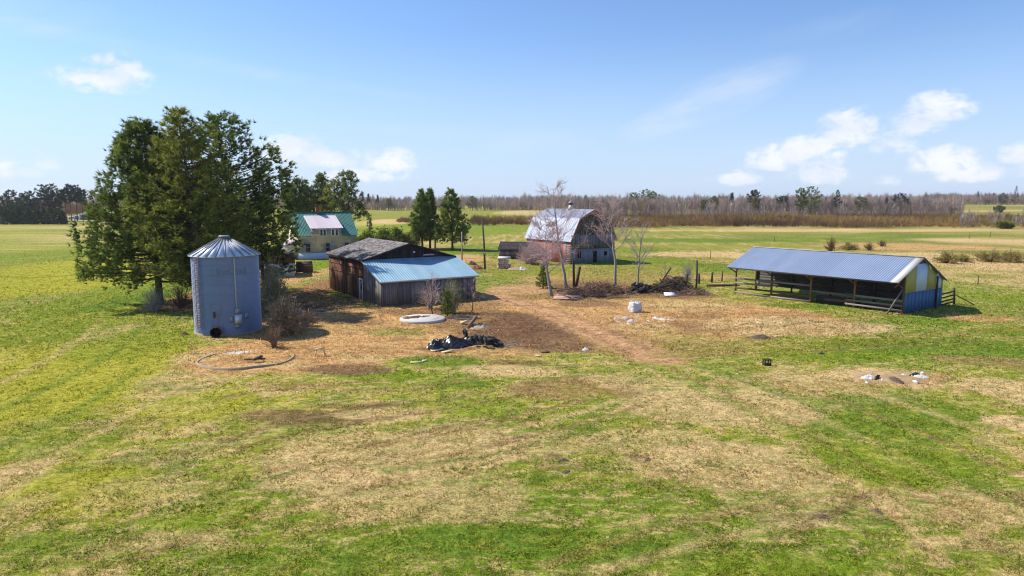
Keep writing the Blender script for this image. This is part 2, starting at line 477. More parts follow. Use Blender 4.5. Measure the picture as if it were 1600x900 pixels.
M['bin_roof'] = mat('galvanised_bin_roof', (.50, .58, .67), (.66, .73, .80), .4, metal=.35, scale=1.2, namt=.35)
M['dull_steel'] = mat('dull_grey_steel', (.22, .24, .27), (.36, .38, .41), .5, metal=.4, scale=4, namt=.4)
M['rust'] = mat('rusty_iron', (.05, .022, .014), (.20, .085, .05), .85, scale=5, namt=.6)
M['rust_rung'] = mat('rusty_pink_ladder', (.20, .12, .12), (.36, .25, .26), .7, metal=.2, scale=4, namt=.5)
M['faded_ink'] = mat('faded_bin_lettering', (.14, .185, .30), (.19, .24, .37), .6, metal=.2, scale=6, namt=.6)
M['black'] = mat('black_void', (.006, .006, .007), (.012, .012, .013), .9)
M['concrete'] = mat('pale_concrete', (.40, .385, .365), (.60, .575, .55), .9, scale=1.5, namt=.5, bump=.2, spot=(.30, .24, .19), spot_scale=1.1, spot_thr=.66)
M['concrete_dim'] = mat('stained_concrete', (.27, .20, .13), (.45, .36, .25), .95, scale=1.6, namt=.6, bump=.3, spot=(.62, .60, .58), spot_scale=.5, spot_thr=.72)
M['cream'] = mat('cream_siding', (.58, .50, .36), (.74, .66, .50), .8, scale=1, namt=.4)
M['yellow_siding'] = mat('peeling_yellow_siding', (.46, .36, .19), (.60, .49, .28), .85, scale=1.0, namt=.45, spot=(.30, .26, .22), spot_scale=.34, spot_thr=.50, spot_soft=.05)
M['tar'] = mat('bare_grey_siding', (.19, .17, .16), (.36, .32, .28), .9, scale=1.4, namt=.6)
M['blue_paint'] = mat('pale_blue_foundation', (.38, .47, .62), (.55, .63, .75), .8, scale=1.2, namt=.5)
M['white_paint'] = mat('white_paint', (.66, .66, .68), (.82, .82, .82), .7, scale=1.5, namt=.4)
M['frame_grey'] = mat('grey_window_frame', (.20, .20, .22), (.32, .32, .34), .7, scale=3, namt=.3)
M['glass'] = mat('dark_window_glass', (.012, .014, .018), (.03, .034, .04), .08, scale=1, namt=.2, spec=.6)
M['brick'] = mat('red_brick', (.16, .045, .03), (.28, .09, .06), .9, scale=6, namt=.6)
M['blue_sheet'] = mat('deep_blue_wall_sheet', (.035, .105, .24), (.055, .15, .31), .6, scale=1.2, namt=.35, stretch=(1, 1, .3))
M['olive_sheet'] = mat('mustard_sheet', (.38, .34, .09), (.48, .43, .13), .6, scale=1.2, namt=.3)
M['white_sheet'] = mat('pale_blue_white_sheet', (.50, .62, .78), (.60, .72, .86), .6, scale=1.2, namt=.3)
M['brown_timber'] = mat('brown_timber', (.08, .045, .026), (.20, .11, .06), .9, scale=2, stretch=(1, 1, .4), namt=.5)
M['orange_timber'] = mat('newer_orange_timber', (.22, .11, .045), (.34, .19, .09), .85, scale=2, namt=.4)
M['grey_rail'] = mat('weathered_rail', (.13, .105, .095), (.27, .23, .21), .9, scale=2, namt=.5)
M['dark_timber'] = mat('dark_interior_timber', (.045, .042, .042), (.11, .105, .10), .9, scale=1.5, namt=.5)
M['post'] = mat('old_dark_post', (.035, .026, .024), (.11, .08, .065), .95, scale=3, namt=.5)
M['pole'] = mat('creosoted_pole', (.055, .042, .032), (.14, .11, .08), .95, scale=2, namt=.5)
M['bark'] = mat('pine_bark', (.035, .025, .02), (.12, .085, .065), .95, scale=3, namt=.6, bump=.5)
M['bark_pale'] = mat('pale_bare_bark', (.17, .14, .13), (.44, .39, .37), .95, scale=3, namt=.6, bump=.4)
M['twig'] = mat('pinkish_twigs', (.36, .25, .245), (.66, .51, .49), .95, scale=2, namt=.4)
M['twig_grey'] = mat('grey_twigs', (.30, .26, .23), (.54, .48, .43), .95, scale=2, namt=.4)
M['needle_dark'] = mat('dark_pine_needles', (.052, .086, .024), (.24, .305, .064), transl=.42, scale=.4, namt=.35)
M['needle_olive'] = mat('olive_pine_needles', (.095, .120, .030), (.33, .355, .068), transl=.45, scale=.35, namt=.35)
M['needle_green'] = mat('spruce_needles', (.080, .120, .030), (.280, .345, .075), transl=.42, scale=.4, namt=.35)
M['needle_blue'] = mat('dark_far_needles', (.030, .055, .042), (.095, .130, .070), transl=.2, scale=.3, namt=.4)
M['leaf_olive'] = mat('olive_spring_leaves', (.18, .165, .05), (.40, .36, .11), transl=.35, scale=.8, namt=.4)
M['leaf_lime'] = mat('fresh_lime_leaves', (.13, .16, .03), (.27, .30, .06), transl=.4, scale=.8, namt=.4)
M['leaf_field'] = mat('straw_olive_shoots', (.27, .24, .075), (.50, .43, .16), transl=.35, scale=.8, namt=.4)
M['leaf_tan'] = mat('dry_tan_leaves', (.26, .19, .10), (.55, .42, .24), transl=.3, scale=.8, namt=.4)
M['black_plastic'] = mat('black_plastic_sheet', (.004, .004, .006), (.014, .014, .019), .32, scale=2, namt=.4, spec=.6)
M['rubber'] = mat('old_tyre_rubber', (.012, .012, .013), (.05, .048, .048), .8, scale=5, namt=.5)
M['white_plastic'] = mat('dirty_white_plastic', (.40, .41, .45), (.70, .70, .72), .6, scale=2, namt=.5)
M['straw_wood'] = mat('pale_sawn_wood', (.48, .38, .20), (.70, .60, .36), .85, scale=3, namt=.4)
M['pink_board'] = mat('peeling_white_and_red_boards', (.40, .22, .19), (.66, .52, .48), .9, scale=1.8, namt=.8)
M['stick'] = mat('tangled_dead_branches', (.10, .062, .042), (.32, .21, .145), .95, scale=1.5, namt=.4)
M['stick_dark'] = mat('dark_tangled_branches', (.05, .035, .028), (.17, .12, .088), .95, scale=1.5, namt=.4)
M['wood_grey'] = mat('far_bare_wood', (.20, .155, .14), (.41, .325, .285), .95, transl=.1, scale=.02, namt=.5)
M['wood_olive'] = mat('far_budding_wood', (.18, .17, .08), (.33, .32, .13), .95, transl=.2, scale=.02, namt=.5)
M['scrub'] = mat('russet_willow_scrub', (.115, .068, .042), (.30, .18, .085), .95, transl=.15, scale=.03, namt=.5)
M['scrub_olive'] = mat('olive_willow_scrub', (.14, .105, .028), (.31, .245, .062), .95, transl=.2, scale=.03, namt=.5)
M['van_blue'] = mat('blue_van_paint', (.05, .16, .42), (.08, .24, .55), .35, scale=2, namt=.2)

# ------------------------------------------------------------------ ground: one sheet with grass, straw and bare soil
KC = {'S': (.52, .375, .185), 'W': (.62, .60, .57), 'P': (.50, .385, .21), 'R': (.49, .305, .13), 'D': (.125, .068, .038), 'G': (.135, .205, .014), 'L': (.088, .165, .018),
      'Y': (.315, .31, .032), 'F': (.205, .215, .040), 'T': (.455, .27, .135), 'B': (.25, .15, .07), 'O': (.215, .185, .035)}
PATCH = [  # photo x, photo y, half width, half height, kind, amount
    # far fields
    (700, 338, 420, 8, 'F', .9), (640, 346, 90, 5, 'S', .8), (850, 334, 90, 4, 'P', .7), (690, 360, 180, 14, 'G', .75), (760, 392, 90, 14, 'L', .6), (640, 400, 120, 8, 'G', .8),
    (1100, 362, 260, 5, 'F', .8), (1080, 376, 220, 3.4, 'L', .85), (1140, 386, 260, 4, 'F', .7), (1010, 390, 60, 4, 'L', .6),
    (1120, 398, 130, 5, 'S', .85), (1040, 405, 60, 3, 'L', .6), (1110, 418, 60, 9, 'L', .65), (1020, 425, 110, 14, 'F', .5), (1060, 433, 120, 6, 'R', .5),
    (1320, 372, 160, 4, 'L', .55), (1420, 368, 120, 5, 'L', .55), (1330, 360, 380, 2.5, 'S', .8), (1420, 386, 150, 7, 'R', .8), (1560, 378, 90, 8, 'S', .8), (1540, 410, 130, 18, 'S', .95), (1600, 440, 120, 24, 'S', .6),
    (1540, 432, 60, 5, 'F', .7), (1560, 466, 60, 8, 'G', .6), (1540, 498, 70, 7, 'R', .7), (1590, 520, 70, 9, 'L', .7), (1250, 345, 480, 9, 'B', .9), (800, 346, 90, 6, 'B', .8),
    (900, 392, 140, 8, 'G', .6), (960, 408, 120, 7, 'G', .75), (830, 428, 80, 14, 'F', .6), (860, 436, 70, 8, 'R', .5), (960, 430, 110, 10, 'O', .6),
    # left field
    (60, 440, 240, 60, 'Y', .9), (70, 400, 120, 30, 'G', .45), (120, 372, 60, 8, 'S', .4), (150, 470, 95, 40, 'G', .55), (196, 472, 48, 24, 'L', .95), (80, 520, 170, 50, 'G', .5), (40, 560, 110, 30, 'Y', .6), (110, 355, 50, 5, 'S', .6),
    (240, 540, 50, 12, 'R', .6), (175, 520, 40, 20, 'S', .4), (150, 600, 160, 22, 'L', .35), (250, 590, 90, 18, 'S', .45),
    (80, 600, 190, 80, 'Y', .8), (200, 540, 120, 36, 'G', .5), (90, 680, 150, 50, 'G', .45), (150, 765, 170, 50, 'Y', .6), (300, 640, 120, 40, 'Y', .5),
    # yard
    (620, 515, 330, 56, 'R', .8), (860, 505, 230, 56, 'B', .75), (1080, 500, 240, 44, 'R', .7), (760, 545, 160, 26, 'R', .7), (600, 470, 120, 24, 'B', .6), (940, 450, 150, 16, 'B', .7),
    (440, 560, 190, 36, 'R', .95), (540, 545, 150, 22, 'R', .85), (470, 475, 80, 50, 'B', .95), (470, 430, 50, 30, 'R', .75), (500, 415, 34, 10, 'G', .9), (320, 470, 70, 26, 'B', .85), (470, 500, 60, 12, 'R', .7),
    (548, 458, 40, 8, 'L', .8), (590, 478, 50, 8, 'G', .5), (640, 492, 130, 14, 'R', .8), (690, 485, 60, 8, 'B', .7),
    (620, 520, 60, 8, 'G', .5), (800, 515, 110, 34, 'D', .8), (850, 540, 110, 16, 'D', .6), (730, 505, 60, 14, 'B', .8), (850, 480, 80, 12, 'R', .8), (640, 545, 90, 10, 'R', .7),
    (690, 566, 90, 12, 'L', .8), (590, 588, 90, 10, 'G', .7), (540, 580, 80, 9, 'D', .75), (720, 603, 50, 7, 'L', .8), (800, 580, 110, 12, 'S', .7), (820, 567, 70, 5, 'D', .7),
    (940, 455, 110, 16, 'D', .75), (1040, 458, 90, 10, 'D', .7), (1000, 490, 140, 18, 'R', .85), (1150, 500, 180, 26, 'R', .9), (1080, 508, 60, 8, 'B', .7), (1230, 512, 160, 16, 'S', .75), (1190, 527, 40, 6, 'D', .6), (1080, 478, 90, 10, 'S', .55),
    (790, 415, 50, 8, 'O', .5), (730, 404, 40, 8, 'R', .8), (810, 452, 60, 8, 'T', .8),
    (1270, 478, 110, 6, 'L', .7), (1440, 502, 70, 10, 'L', .7), (1000, 545, 180, 16, 'B', .55), (1130, 540, 120, 10, 'O', .6),
    # foreground
    (1460, 545, 230, 20, 'L', .75), (1290, 556, 140, 10, 'G', .7), (1540, 565, 100, 10, 'B', .5), (1400, 592, 110, 20, 'S', .95), (1250, 600, 160, 16, 'S', .6), (1590, 612, 80, 26, 'S', .8), (1310, 625, 120, 14, 'S', .6), (1380, 655, 240, 40, 'L', .7), (1590, 660, 50, 20, 'S', .9),
    (900, 610, 130, 22, 'B', .6), (1000, 600, 120, 18, 'S', .5), (1120, 640, 190, 34, 'S', .7), (760, 640, 90, 20, 'G', .6), (480, 655, 140, 16, 'D', .65), (600, 650, 110, 14, 'S', .6), (560, 636, 90, 5, 'D', .6), (440, 606, 110, 8, 'D', .35),
    (620, 715, 260, 60, 'S', .62), (500, 745, 130, 34, 'S', .6), (640, 790, 200, 44, 'S', .55), (850, 700, 130, 30, 'S', .45), (1150, 735, 210, 44, 'S', .7), (1010, 690, 120, 26, 'S', .5), (900, 735, 80, 14, 'D', .3), (880, 717, 20, 5, 'D', .6), (1010, 717, 30, 4, 'D', .6),
    (1470, 790, 170, 36, 'S', .6), (1540, 860, 120, 22, 'S', .5), (1250, 800, 160, 30, 'S', .35), (50, 730, 60, 60, 'S', .55), (30, 790, 60, 30, 'S', .4), (240, 860, 150, 26, 'S', .45), (220, 770, 130, 40, 'S', .35), (330, 700, 80, 24, 'S', .3), (200, 660, 110, 18, 'D', .25),
    (820, 850, 330, 34, 'L', .7), (480, 880, 260, 30, 'L', .55), (1200, 880, 220, 26, 'G', .5), (120, 690, 90, 26, 'G', .5), (300, 820, 120, 26, 'G', .5), (1380, 720, 160, 36, 'G', .6), (1340, 808, 120, 14, 'L', .5), (60, 860, 120, 40, 'L', .35), (800, 512, 70, 18, 'D', .9), (700, 545, 60, 8, 'D', .6), (870, 545, 60, 10, 'D', .7), (560, 505, 60, 8, 'D', .5), (470, 486, 50, 10, 'D', .7), (920, 476, 60, 6, 'D', .6), (640, 488, 70, 6, 'D', .6), (430, 575, 70, 6, 'S', .7), (300, 560, 40, 14, 'S', .7), (560, 560, 60, 8, 'S', .6), (1230, 505, 90, 10, 'P', .6), (1330, 512, 60, 6, 'P', .7), (1080, 492, 60, 6, 'B', .6), (1000, 512, 60, 8, 'S', .5), (368, 552, 24, 3.5, 'W', 1.0),
]
TRACKS = [  # photo points, width (m), kind, amount
    ([(1010, 575), (1110, 630), (1230, 690), (1370, 780), (1480, 880)], 0.37, 'S', 0.61), ([(1045, 575), (1150, 622), (1290, 690), (1430, 770), (1560, 860)], 0.37, 'B', 0.53), ([(1090, 572), (1230, 620), (1390, 690), (1560, 780)], 0.42, 'L', 0.61), ([(1140, 572), (1290, 620), (1450, 680), (1600, 745)], 0.37, 'B', 0.53), ([(1180, 566), (1340, 610), (1500, 660), (1600, 700)], 0.51, 'S', 0.57),
    ([(560, 700), (680, 682), (800, 655), (930, 620)], 0.34, 'B', 0.61), ([(600, 715), (720, 690), (850, 660), (960, 628)], 0.34, 'S', 0.65), ([(640, 724), (770, 696), (900, 664), (1000, 634)], 0.34, 'B', 0.57), ([(600, 735), (760, 712), (900, 680)], 0.31, 'L', 0.61), ([(560, 660), (700, 640), (860, 606)], 0.34, 'B', 0.61), ([(420, 735), (560, 716), (700, 700)], 0.31, 'B', 0.49),
    ([(360, 620), (470, 604), (590, 596)], 0.59, 'B', 0.69), ([(520, 612), (640, 606), (760, 592)], 0.37, 'B', 0.61), ([(0, 640), (90, 600), (190, 545), (230, 500)], 0.51, 'L', 0.57), ([(0, 700), (120, 640), (220, 575)], 0.51, 'L', 0.53), ([(40, 740), (180, 660), (290, 600)], 0.42, 'S', 0.49), ([(0, 600), (80, 560), (160, 505)], 0.51, 'S', 0.49), ([(0, 432), (60, 434), (140, 428)], 0.85, 'L', 0.69),
    ([(200, 880), (420, 800), (640, 745)], 0.34, 'B', 0.45), ([(60, 880), (300, 780), (520, 720)], 0.34, 'L', 0.49), ([(860, 880), (1040, 820), (1200, 790), (1380, 770)], 0.34, 'B', 0.49), ([(940, 890), (1120, 840), (1300, 805)], 0.34, 'S', 0.53),
    ([(1040, 520), (1180, 512), (1330, 500), (1480, 486)], 0.68, 'B', 0.53), ([(960, 566), (1120, 556), (1300, 548), (1600, 528)], 0.59, 'B', 0.49), ([(900, 470), (1000, 480), (1120, 480)], 0.59, 'B', 0.53), ([(470, 460), (500, 470), (560, 500), (640, 520)], 0.85, 'B', 0.49), ([(560, 540), (700, 560), (830, 556)], 0.59, 'B', 0.53),
    ([(768, 462), (800, 470), (840, 482), (880, 497), (930, 518), (975, 538), (1030, 560)], 2.6, 'T', 1.0),
    ([(790, 470), (850, 490), (920, 520), (985, 552)], .5, 'D', .35), ([(812, 468), (880, 488), (950, 515), (1030, 552)], .5, 'D', .35),
    ([(1030, 556), (1200, 546), (1400, 530), (1600, 512)], 1.4, 'O', .5),
    ([(350, 690), (430, 664), (540, 640), (640, 630)], .5, 'D', .6), ([(380, 700), (470, 676), (580, 655), (700, 640)], .4, 'D', .5),
    ([(560, 640), (700, 625), (820, 600), (930, 585)], .4, 'D', .35), ([(600, 690), (730, 660), (860, 640)], .25, 'D', .35), ([(540, 700), (680, 672), (800, 655)], .25, 'D', .35),
    ([(1060, 570), (1200, 620), (1340, 680), (1500, 760), (1600, 820)], .5, 'S', .25), ([(1030, 580), (1170, 640), (1300, 700), (1440, 790)], .7, 'G', .5), ([(1120, 575), (1260, 625), (1420, 700), (1590, 790)], .7, 'G', .5),
    ([(1240, 830), (1290, 806), (1345, 776)], .3, 'D', .5), ([(1180, 815), (1220, 806), (1290, 802)], .25, 'D', .4),
    ([(700, 778), (640, 772), (560, 780), (470, 772)], .25, 'P', .4), ([(690, 740), (760, 745), (830, 770)], .3, 'S', .4),
]
def _ground_patches():
    res = []
    for px, py, rx, ry, k, a in PATCH:
        cx, cy = site(px, py)
        x1, _ = site(px + rx, py)
        _, yn = site(px, py + ry); _, yf = site(px, py - ry)
        res.append((cx, (yn + yf) / 2, abs(x1 - cx), max(.5, (yf - yn) / 2), k, a))
    return res
GP = _ground_patches()
GT = [(np.array([site(*p) for p in pts]), w, k, a) for pts, w, k, a in TRACKS]

def ground_colour(x, y):
    x = np.asarray(x, float); y = np.asarray(y, float)
    n0 = fbm(x * .035, y * .035, 1, 4); n1 = fbm(x * .22, y * .22, 2, 4); n2 = fbm(x * 1.3, y * 1.1, 3, 4, .6)
    ca, sa = math.cos(.35), math.sin(.35)
    n3 = fbm((x * ca + y * sa) * .35, (-x * sa + y * ca) * 1.8, 4, 3)
    wx = x + 2.2 * (n1 - .5) + .7 * (n2 - .5); wy = y + 3.0 * (fbm(x * .2, y * .2, 21, 3) - .5)
    C = lambda k: np.array(KC[k])[None]
    g = sst(.5 * n0 + .3 * n1 + .2 * n3, .36, .62)[:, None]
    col = C('Y') * g + C('G') * (1 - g)
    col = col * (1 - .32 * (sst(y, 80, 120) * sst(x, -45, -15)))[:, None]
    mott = .5 * n2 + .3 * n3 + .2 * n1
    dry = sst(mott + .30 * (n0 - .5), .50, .66)[:, None] * .75
    col = col * (1 - dry) + C('S') * dry
    lush = sst(.6 * n1 + .4 * fbm(x * .8, y * .8, 33, 3), .56, .70)[:, None] * .6
    col = col * (1 - lush) + C('L') * lush
    soil = np.zeros(len(x)); yard = np.zeros(len(x)); green = np.zeros(len(x))
    jit = .55 * (n1 - .5) + .5 * (n2 - .5)
    for cx, cy, a, b, k, amt in GP:
        m = (np.abs(x - cx) < a * 1.5 + 3) & (np.abs(y - cy) < b * 1.5 + 4)
        if not m.any(): continue
        q = np.hypot((wx[m] - cx) / a, (wy[m] - cy) / b) + jit[m]
        w = sst(q, 1.15, .45)
        w = sst(w * .75 + amt * .42 + (mott[m] - .5) * 1.5 - .12, .30, .72) * sst(q, 1.3, .9) * min(1, amt * 1.1)
        kv = KC[k]
        var = (.78 + .44 * n2[m])[:, None]
        col[m] = col[m] * (1 - w[:, None]) + np.array(kv)[None] * var * w[:, None]
        if k in 'DT': soil[m] = np.maximum(soil[m], w)
        elif k in 'LGYF': soil[m] *= (1 - w)
        if k in 'DTRB': yard[m] = np.maximum(yard[m], w)
        else: yard[m] *= (1 - w)
        if k in 'LGYF': green[m] = np.maximum(green[m], w)
        else: green[m] *= (1 - w)
    for pts, wd, k, amt in GT:
        d = np.full(len(x), 1e9)
        lo = pts.min(0) - 3; hi = pts.max(0) + 3
        m = (x > lo[0]) & (x < hi[0]) & (y > lo[1]) & (y < hi[1])
        if not m.any(): continue
        py = y[m] + .10 * (wy[m] - y[m])
        px = x[m] + .12 * (wx[m] - x[m])
        dd = np.full(m.sum(), 1e9)
        for a, b in zip(pts[:-1], pts[1:]):
            e = b - a; t = np.clip(((px - a[0]) * e[0] + (py - a[1]) * e[1]) / (e @ e), 0, 1)
            dd = np.minimum(dd, np.hypot(px - a[0] - t * e[0], py - a[1] - t * e[1]))
        w = sst(dd / wd + .6 * (n2[m] - .5) + .4 * (n1[m] - .5), 1.0, .35) * amt
        col[m] = col[m] * (1 - w[:, None]) + np.array(KC[k])[None] * (.8 + .4 * n2[m])[:, None] * w[:, None]
        if k in 'DT': soil[m] = np.maximum(soil[m], w); yard[m] = np.maximum(yard[m], w)
    return col, soil, yard - green * (1 - yard)

def axis(lo, mid0, mid1, hi, step, grow=1.18):
    a = list(np.arange(mid0, mid1, step)); s = step; v = a[-1]
    while v < hi:
        s *= grow; v += s; a.append(v)
    s = step; v = mid0
    while v > lo:
        s *= grow; v -= s; a.insert(0, v)
    return np.array(a)
gx = axis(-4000, -62, 62, 4000, .27); gy = axis(-300, 15, 105, 4000, .27, 1.06)
X, Y = np.meshgrid(gx, gy); xs, ys = X.ravel(), Y.ravel()
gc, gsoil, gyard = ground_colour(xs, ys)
near = sst(ys, 100, 60)
zs = terr(xs, ys) + near * (.10 * (fbm(xs * 1.6, ys * 1.6, 41, 3) - .5) + .07 * gsoil * (fbm(xs * 2.7, ys * 2.7, 43, 2) - .6))
nx, ny = len(gx), len(gy)
ii = (np.arange(ny - 1)[:, None] * nx + np.arange(nx - 1)[None]).ravel()
gm = MB(); gm.smooth = True
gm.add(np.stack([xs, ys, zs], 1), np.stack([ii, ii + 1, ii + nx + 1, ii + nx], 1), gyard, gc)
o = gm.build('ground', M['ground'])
o['kind'] = 'structure'; o['label'] = 'rough spring pasture of green grass, straw and bare soil round the farmyard'

# building footprints keep grass out: centre-line boxes (x, y, angle, u0, u1, v0, v1)
FOOT = [(-13.48, 69.88, .56, 0, 11.1, 0, 17.5), (37.77, 65.21, -.94, -19, 0, .2, 8.4)]
def inside(x, y):
    m = np.zeros(len(x), bool)
    for ox, oy, a, u0, u1, v0, v1 in FOOT:
        c, s = math.cos(a), math.sin(a)
        u = (x - ox) * c + (y - oy) * s; v = -(x - ox) * s + (y - oy) * c
        m |= (u > u0) & (u < u1) & (v > v0) & (v < v1)
    m |= np.hypot(x + 24.1, y - 57.2) < 2.9
    m |= np.hypot(x + 8.3, y - 62.1) < 2.2
    return m

# short grass and straw, denser close by
NB = 240000
d = 16.5 * (150 / 16.5) ** (R.random(NB) ** 1.25)
xg = (R.random(NB) * 2 - 1) * (.80 * d + 2); yg = d + R.normal(size=NB) * .3
keep = ~inside(xg, yg)
xg, yg, d = xg[keep], yg[keep], d[keep]
cg, sg, yg_ = ground_colour(xg, yg)
keep = R.random(len(xg)) > sg * .9
xg, yg, d, cg, yg_ = xg[keep], yg[keep], d[keep], cg[keep], yg_[keep]
odd = R.random(len(xg)); grassy = (yg_ < .4)
cg[(odd < .30 - .2 * (yg_ < -.4)) & grassy] = (.50, .37, .18); cg[(odd < .30) & (yg_ < -.4)] = (.40, .37, .055); cg[(odd > .90) & grassy] = (.085, .155, .016); cg[(odd > .55) & (odd < .7) & grassy] = (.27, .29, .035)
cg[(odd < .5) & ~grassy] = (.56, .37, .16)
cg = cg * R.uniform(.85, 1.6, (len(cg), 1))
zg = terr(xg, yg) - .02
hgt = R.uniform(.05, .12, len(xg)) * (.4 + 1.4 * fbm(xg * .9, yg * .9, 51, 3)) * np.clip(d / 40, 1, 1.5)
gb = MB()
lean = R.normal(size=(len(xg), 3)) * .55; lean[:, 2] = .8
gb.blades(np.stack([xg, yg, zg], 1), lean, hgt * 1.2, .024 * np.clip(d / 20, 1, 3.2), 4, .7, .5, .1, cg)
tag(gb.build('grass', M['blade']), 'short tufts of green and straw coloured pasture grass', 'grass', kind='stuff')
# rank dead grass in the yard
spots = [(430, 548, 150, 24, 900), (540, 540, 130, 18, 500), (470, 470, 60, 40, 600), (660, 485, 90, 8, 300), (1000, 490, 130, 18, 700), (1150, 505, 190, 24, 1400), (1230, 515, 170, 12, 700), (1400, 592, 90, 12, 500), (1540, 498, 70, 7, 300), (1540, 410, 120, 16, 900), (1430, 387, 130, 6, 900),
         (1120, 433, 110, 6, 400), (960, 440, 110, 10, 400), (320, 480, 60, 20, 400), (1300, 600, 180, 14, 400), (640, 715, 240, 50, 500), (1150, 730, 190, 40, 500), (1470, 790, 160, 30, 300)]
wc = []; wcol = []
for px, py, rx, ry, n in spots:
    for _ in range(n):
        a = random.uniform(0, 6.283); r = random.random() ** .5
        wc.append(site(px + rx * r * math.cos(a), py + ry * r * math.sin(a)))
wc = np.array(wc); wc = wc[~inside(wc[:, 0], wc[:, 1])]
clump = fbm(wc[:, 0] * .7, wc[:, 1] * .7, 61, 2); wc = wc[clump > .42]
tone = R.random((len(wc), 1)); wcol = np.array([.66, .49, .24])[None] * tone + np.array([.52, .32, .13])[None] * (1 - tone)
dw = MB(); lean = R.normal(size=(len(wc), 3)) * .6; lean[:, 2] = .8
dist = np.hypot(wc[:, 0], wc[:, 1])
dw.blades(np.stack([wc[:, 0], wc[:, 1], terr(wc[:, 0], wc[:, 1]) - .03], 1), lean, R.uniform(.12, .27, len(wc)), .02 * np.clip(dist / 30, 1, 5), 9, .7, .5, .1, wcol)
tag(dw.build('dead_grass', M['blade']), 'matted dead straw grass standing in the farmyard', 'dead grass', kind='stuff')

# ------------------------------------------------------------------ grain bin
BX, BY, BR, BH = -24.1, 57.2, 2.62, 6.5
bin_ = thing('grain_bin', 'round corrugated steel grain bin with cone roof beside the tall pines', 'grain bin', BX, BY, math.atan2(BY, BX) + math.pi)
# local +x now looks to the camera; left of the camera's view is +theta clockwise
def ring(th, r, z): return (r * math.cos(th), r * math.sin(th), z)
wl = MB(); wl.smooth = True
nz, na = 64 * 4, 72
zz = np.linspace(.12, BH, nz + 1); th = np.arange(na) * 2 * np.pi / na
rr = BR + .042 * np.sin(np.arange(nz + 1) * np.pi / 2)
vv = np.stack([rr[:, None] * np.cos(th)[None], rr[:, None] * np.sin(th)[None], np.broadcast_to(zz[:, None], (nz + 1, na))], -1).reshape(-1, 3)
i = np.arange(nz)[:, None] * na; j = np.arange(na)[None]; k = (j + 1) % na
sheet = R.uniform(.38, .62, (8, 9))
tt = sheet[np.minimum((np.arange(nz + 1) // 32), 7)][:, (np.arange(na) // 8)].reshape(-1)
wl.add(vv, np.stack([i + j, i + k, i + na + k, i + na + j], -1).reshape(-1, 4), tt)
wall = wl.build('wall', M['bin_steel'], bin_)
sb = MB()
for z in np.arange(.12 + .8125, BH, .8125):
    sb.tube([ring(a, BR + .018, z) for a in np.linspace(0, 2 * np.pi, 73)], .012, 4, cap=False)
sb.build('sheet_seam', M['bin_steel'], wall)
cr = MB(); cr.smooth = False
NR = 24; rise = 1.30; re = BR + .22; rt = .42
for q in range(NR):
    a0, a1 = q * 2 * np.pi / NR, (q + 1) * 2 * np.pi / NR
    cr.slab(ring(a0, re, BH - .05), ring(a1, re, BH - .05), ring(a1, rt, BH + rise), ring(a0, rt, BH + rise), .03, .5 + random.uniform(-.25, .25))
roof = cr.build('roof', M['bin_roof'], bin_)
rb = MB()
for q in range(NR):
    a0 = q * 2 * np.pi / NR
    rb.beam(ring(a0, re, BH - .02), ring(a0, rt, BH + rise + .03), .05, .07, .35)
rb.build('roof_rib', M['dull_steel'], roof)
ev = MB(); ev.tube([ring(a, re - .02, BH - .07) for a in np.linspace(0, 2 * np.pi, 73)], .03, 5, cap=False)
ev.build('eave_ring', M['dull_steel'], bin_)
cp = MB(); cp.tube([(0, 0, BH + rise - .08), (0, 0, BH + rise + .16), (0, 0, BH + rise + .17), (0, 0, BH + rise + .24)], [.44, .44, .50, .36], 20)
cp.build('cap', M['dull_steel'], bin_)
ht = MB(); a_ = math.radians(-38)     # roof hatch, towards the left as one looks at it
e1 = np.array(ring(a_, 2.2, BH + .25)); e2 = np.array(ring(a_, 1.45, BH + .72)); tn = np.array([-math.sin(a_), math.cos(a_), 0])
ht.slab(e1 - tn * .3, e1 + tn * .3, e2 + tn * .3, e2 - tn * .3, .08)
ht.build('roof_hatch', M['frame_grey'], bin_)
fl = MB(); fl.beam(e1 - tn * .34 + (0, 0, .06), e2 - tn * .34 + (0, 0, .06), .07, .07); fl.build('roof_ladder', M['frame_grey'], bin_)
ld = MB(); la = math.radians(-52)
tl = np.array([-math.sin(la), math.cos(la), 0])
for sgn in (-1, 1):
    pb_ = np.array(ring(la, BR + .16, 0)) + tl * .22 * sgn
    ld.beam(pb_ + (0, 0, .55), pb_ + (0, 0, BH - .05), .05, .05)
lad = ld.build('ladder', M['rust_rung'], bin_)
rg = MB()
for q in range(28):
    z = .7 + q * .205
    pc = np.array(ring(la, BR + .16, z)); rg.beam(pc - tl * .22, pc + tl * .22, .05, .06)
rg.build('rung', M['rust_rung'], lad)
pp = MB(); pa = math.radians(14)
pp.tube([ring(pa, BR + .07, z) for z in (2.25, 4.0, 6.2, BH - .1)], .045, 8); pp.build('conduit', M['trim_pale'], bin_)
def wall_box(name, deg, z0, z1, half, m, dep=.16):
    a = math.radians(deg); c_ = np.array(ring(a, BR + dep / 2, 0)); t_ = np.array([-math.sin(a), math.cos(a), 0])
    b = MB(); b.beam(c_ + (0, 0, z0), c_ + (0, 0, z1), 2 * half, dep, up=(math.cos(a), math.sin(a), 0)); return b.build(name, m, bin_)
wall_box('meter_box', 15.5, 1.75, 2.25, .22, M['dull_steel'], .2)
wall_box('switch_box', 15.5, .95, 1.68, .26, M['bin_roof'], .22)
wall_box('relay_box', 4.5, 1.1, 1.6, .13, M['dull_steel'], .14)
wall_box('outlet_box', 31, 1.25, 1.75, .15, M['bin_steel'], .12)
wall_box('back_panel', 15.5, .55, .9, .24, M['dull_steel'], .08)
wall_box('sampling_hatch', -23, 1.5, 2.0, .07, M['rust'], .08)
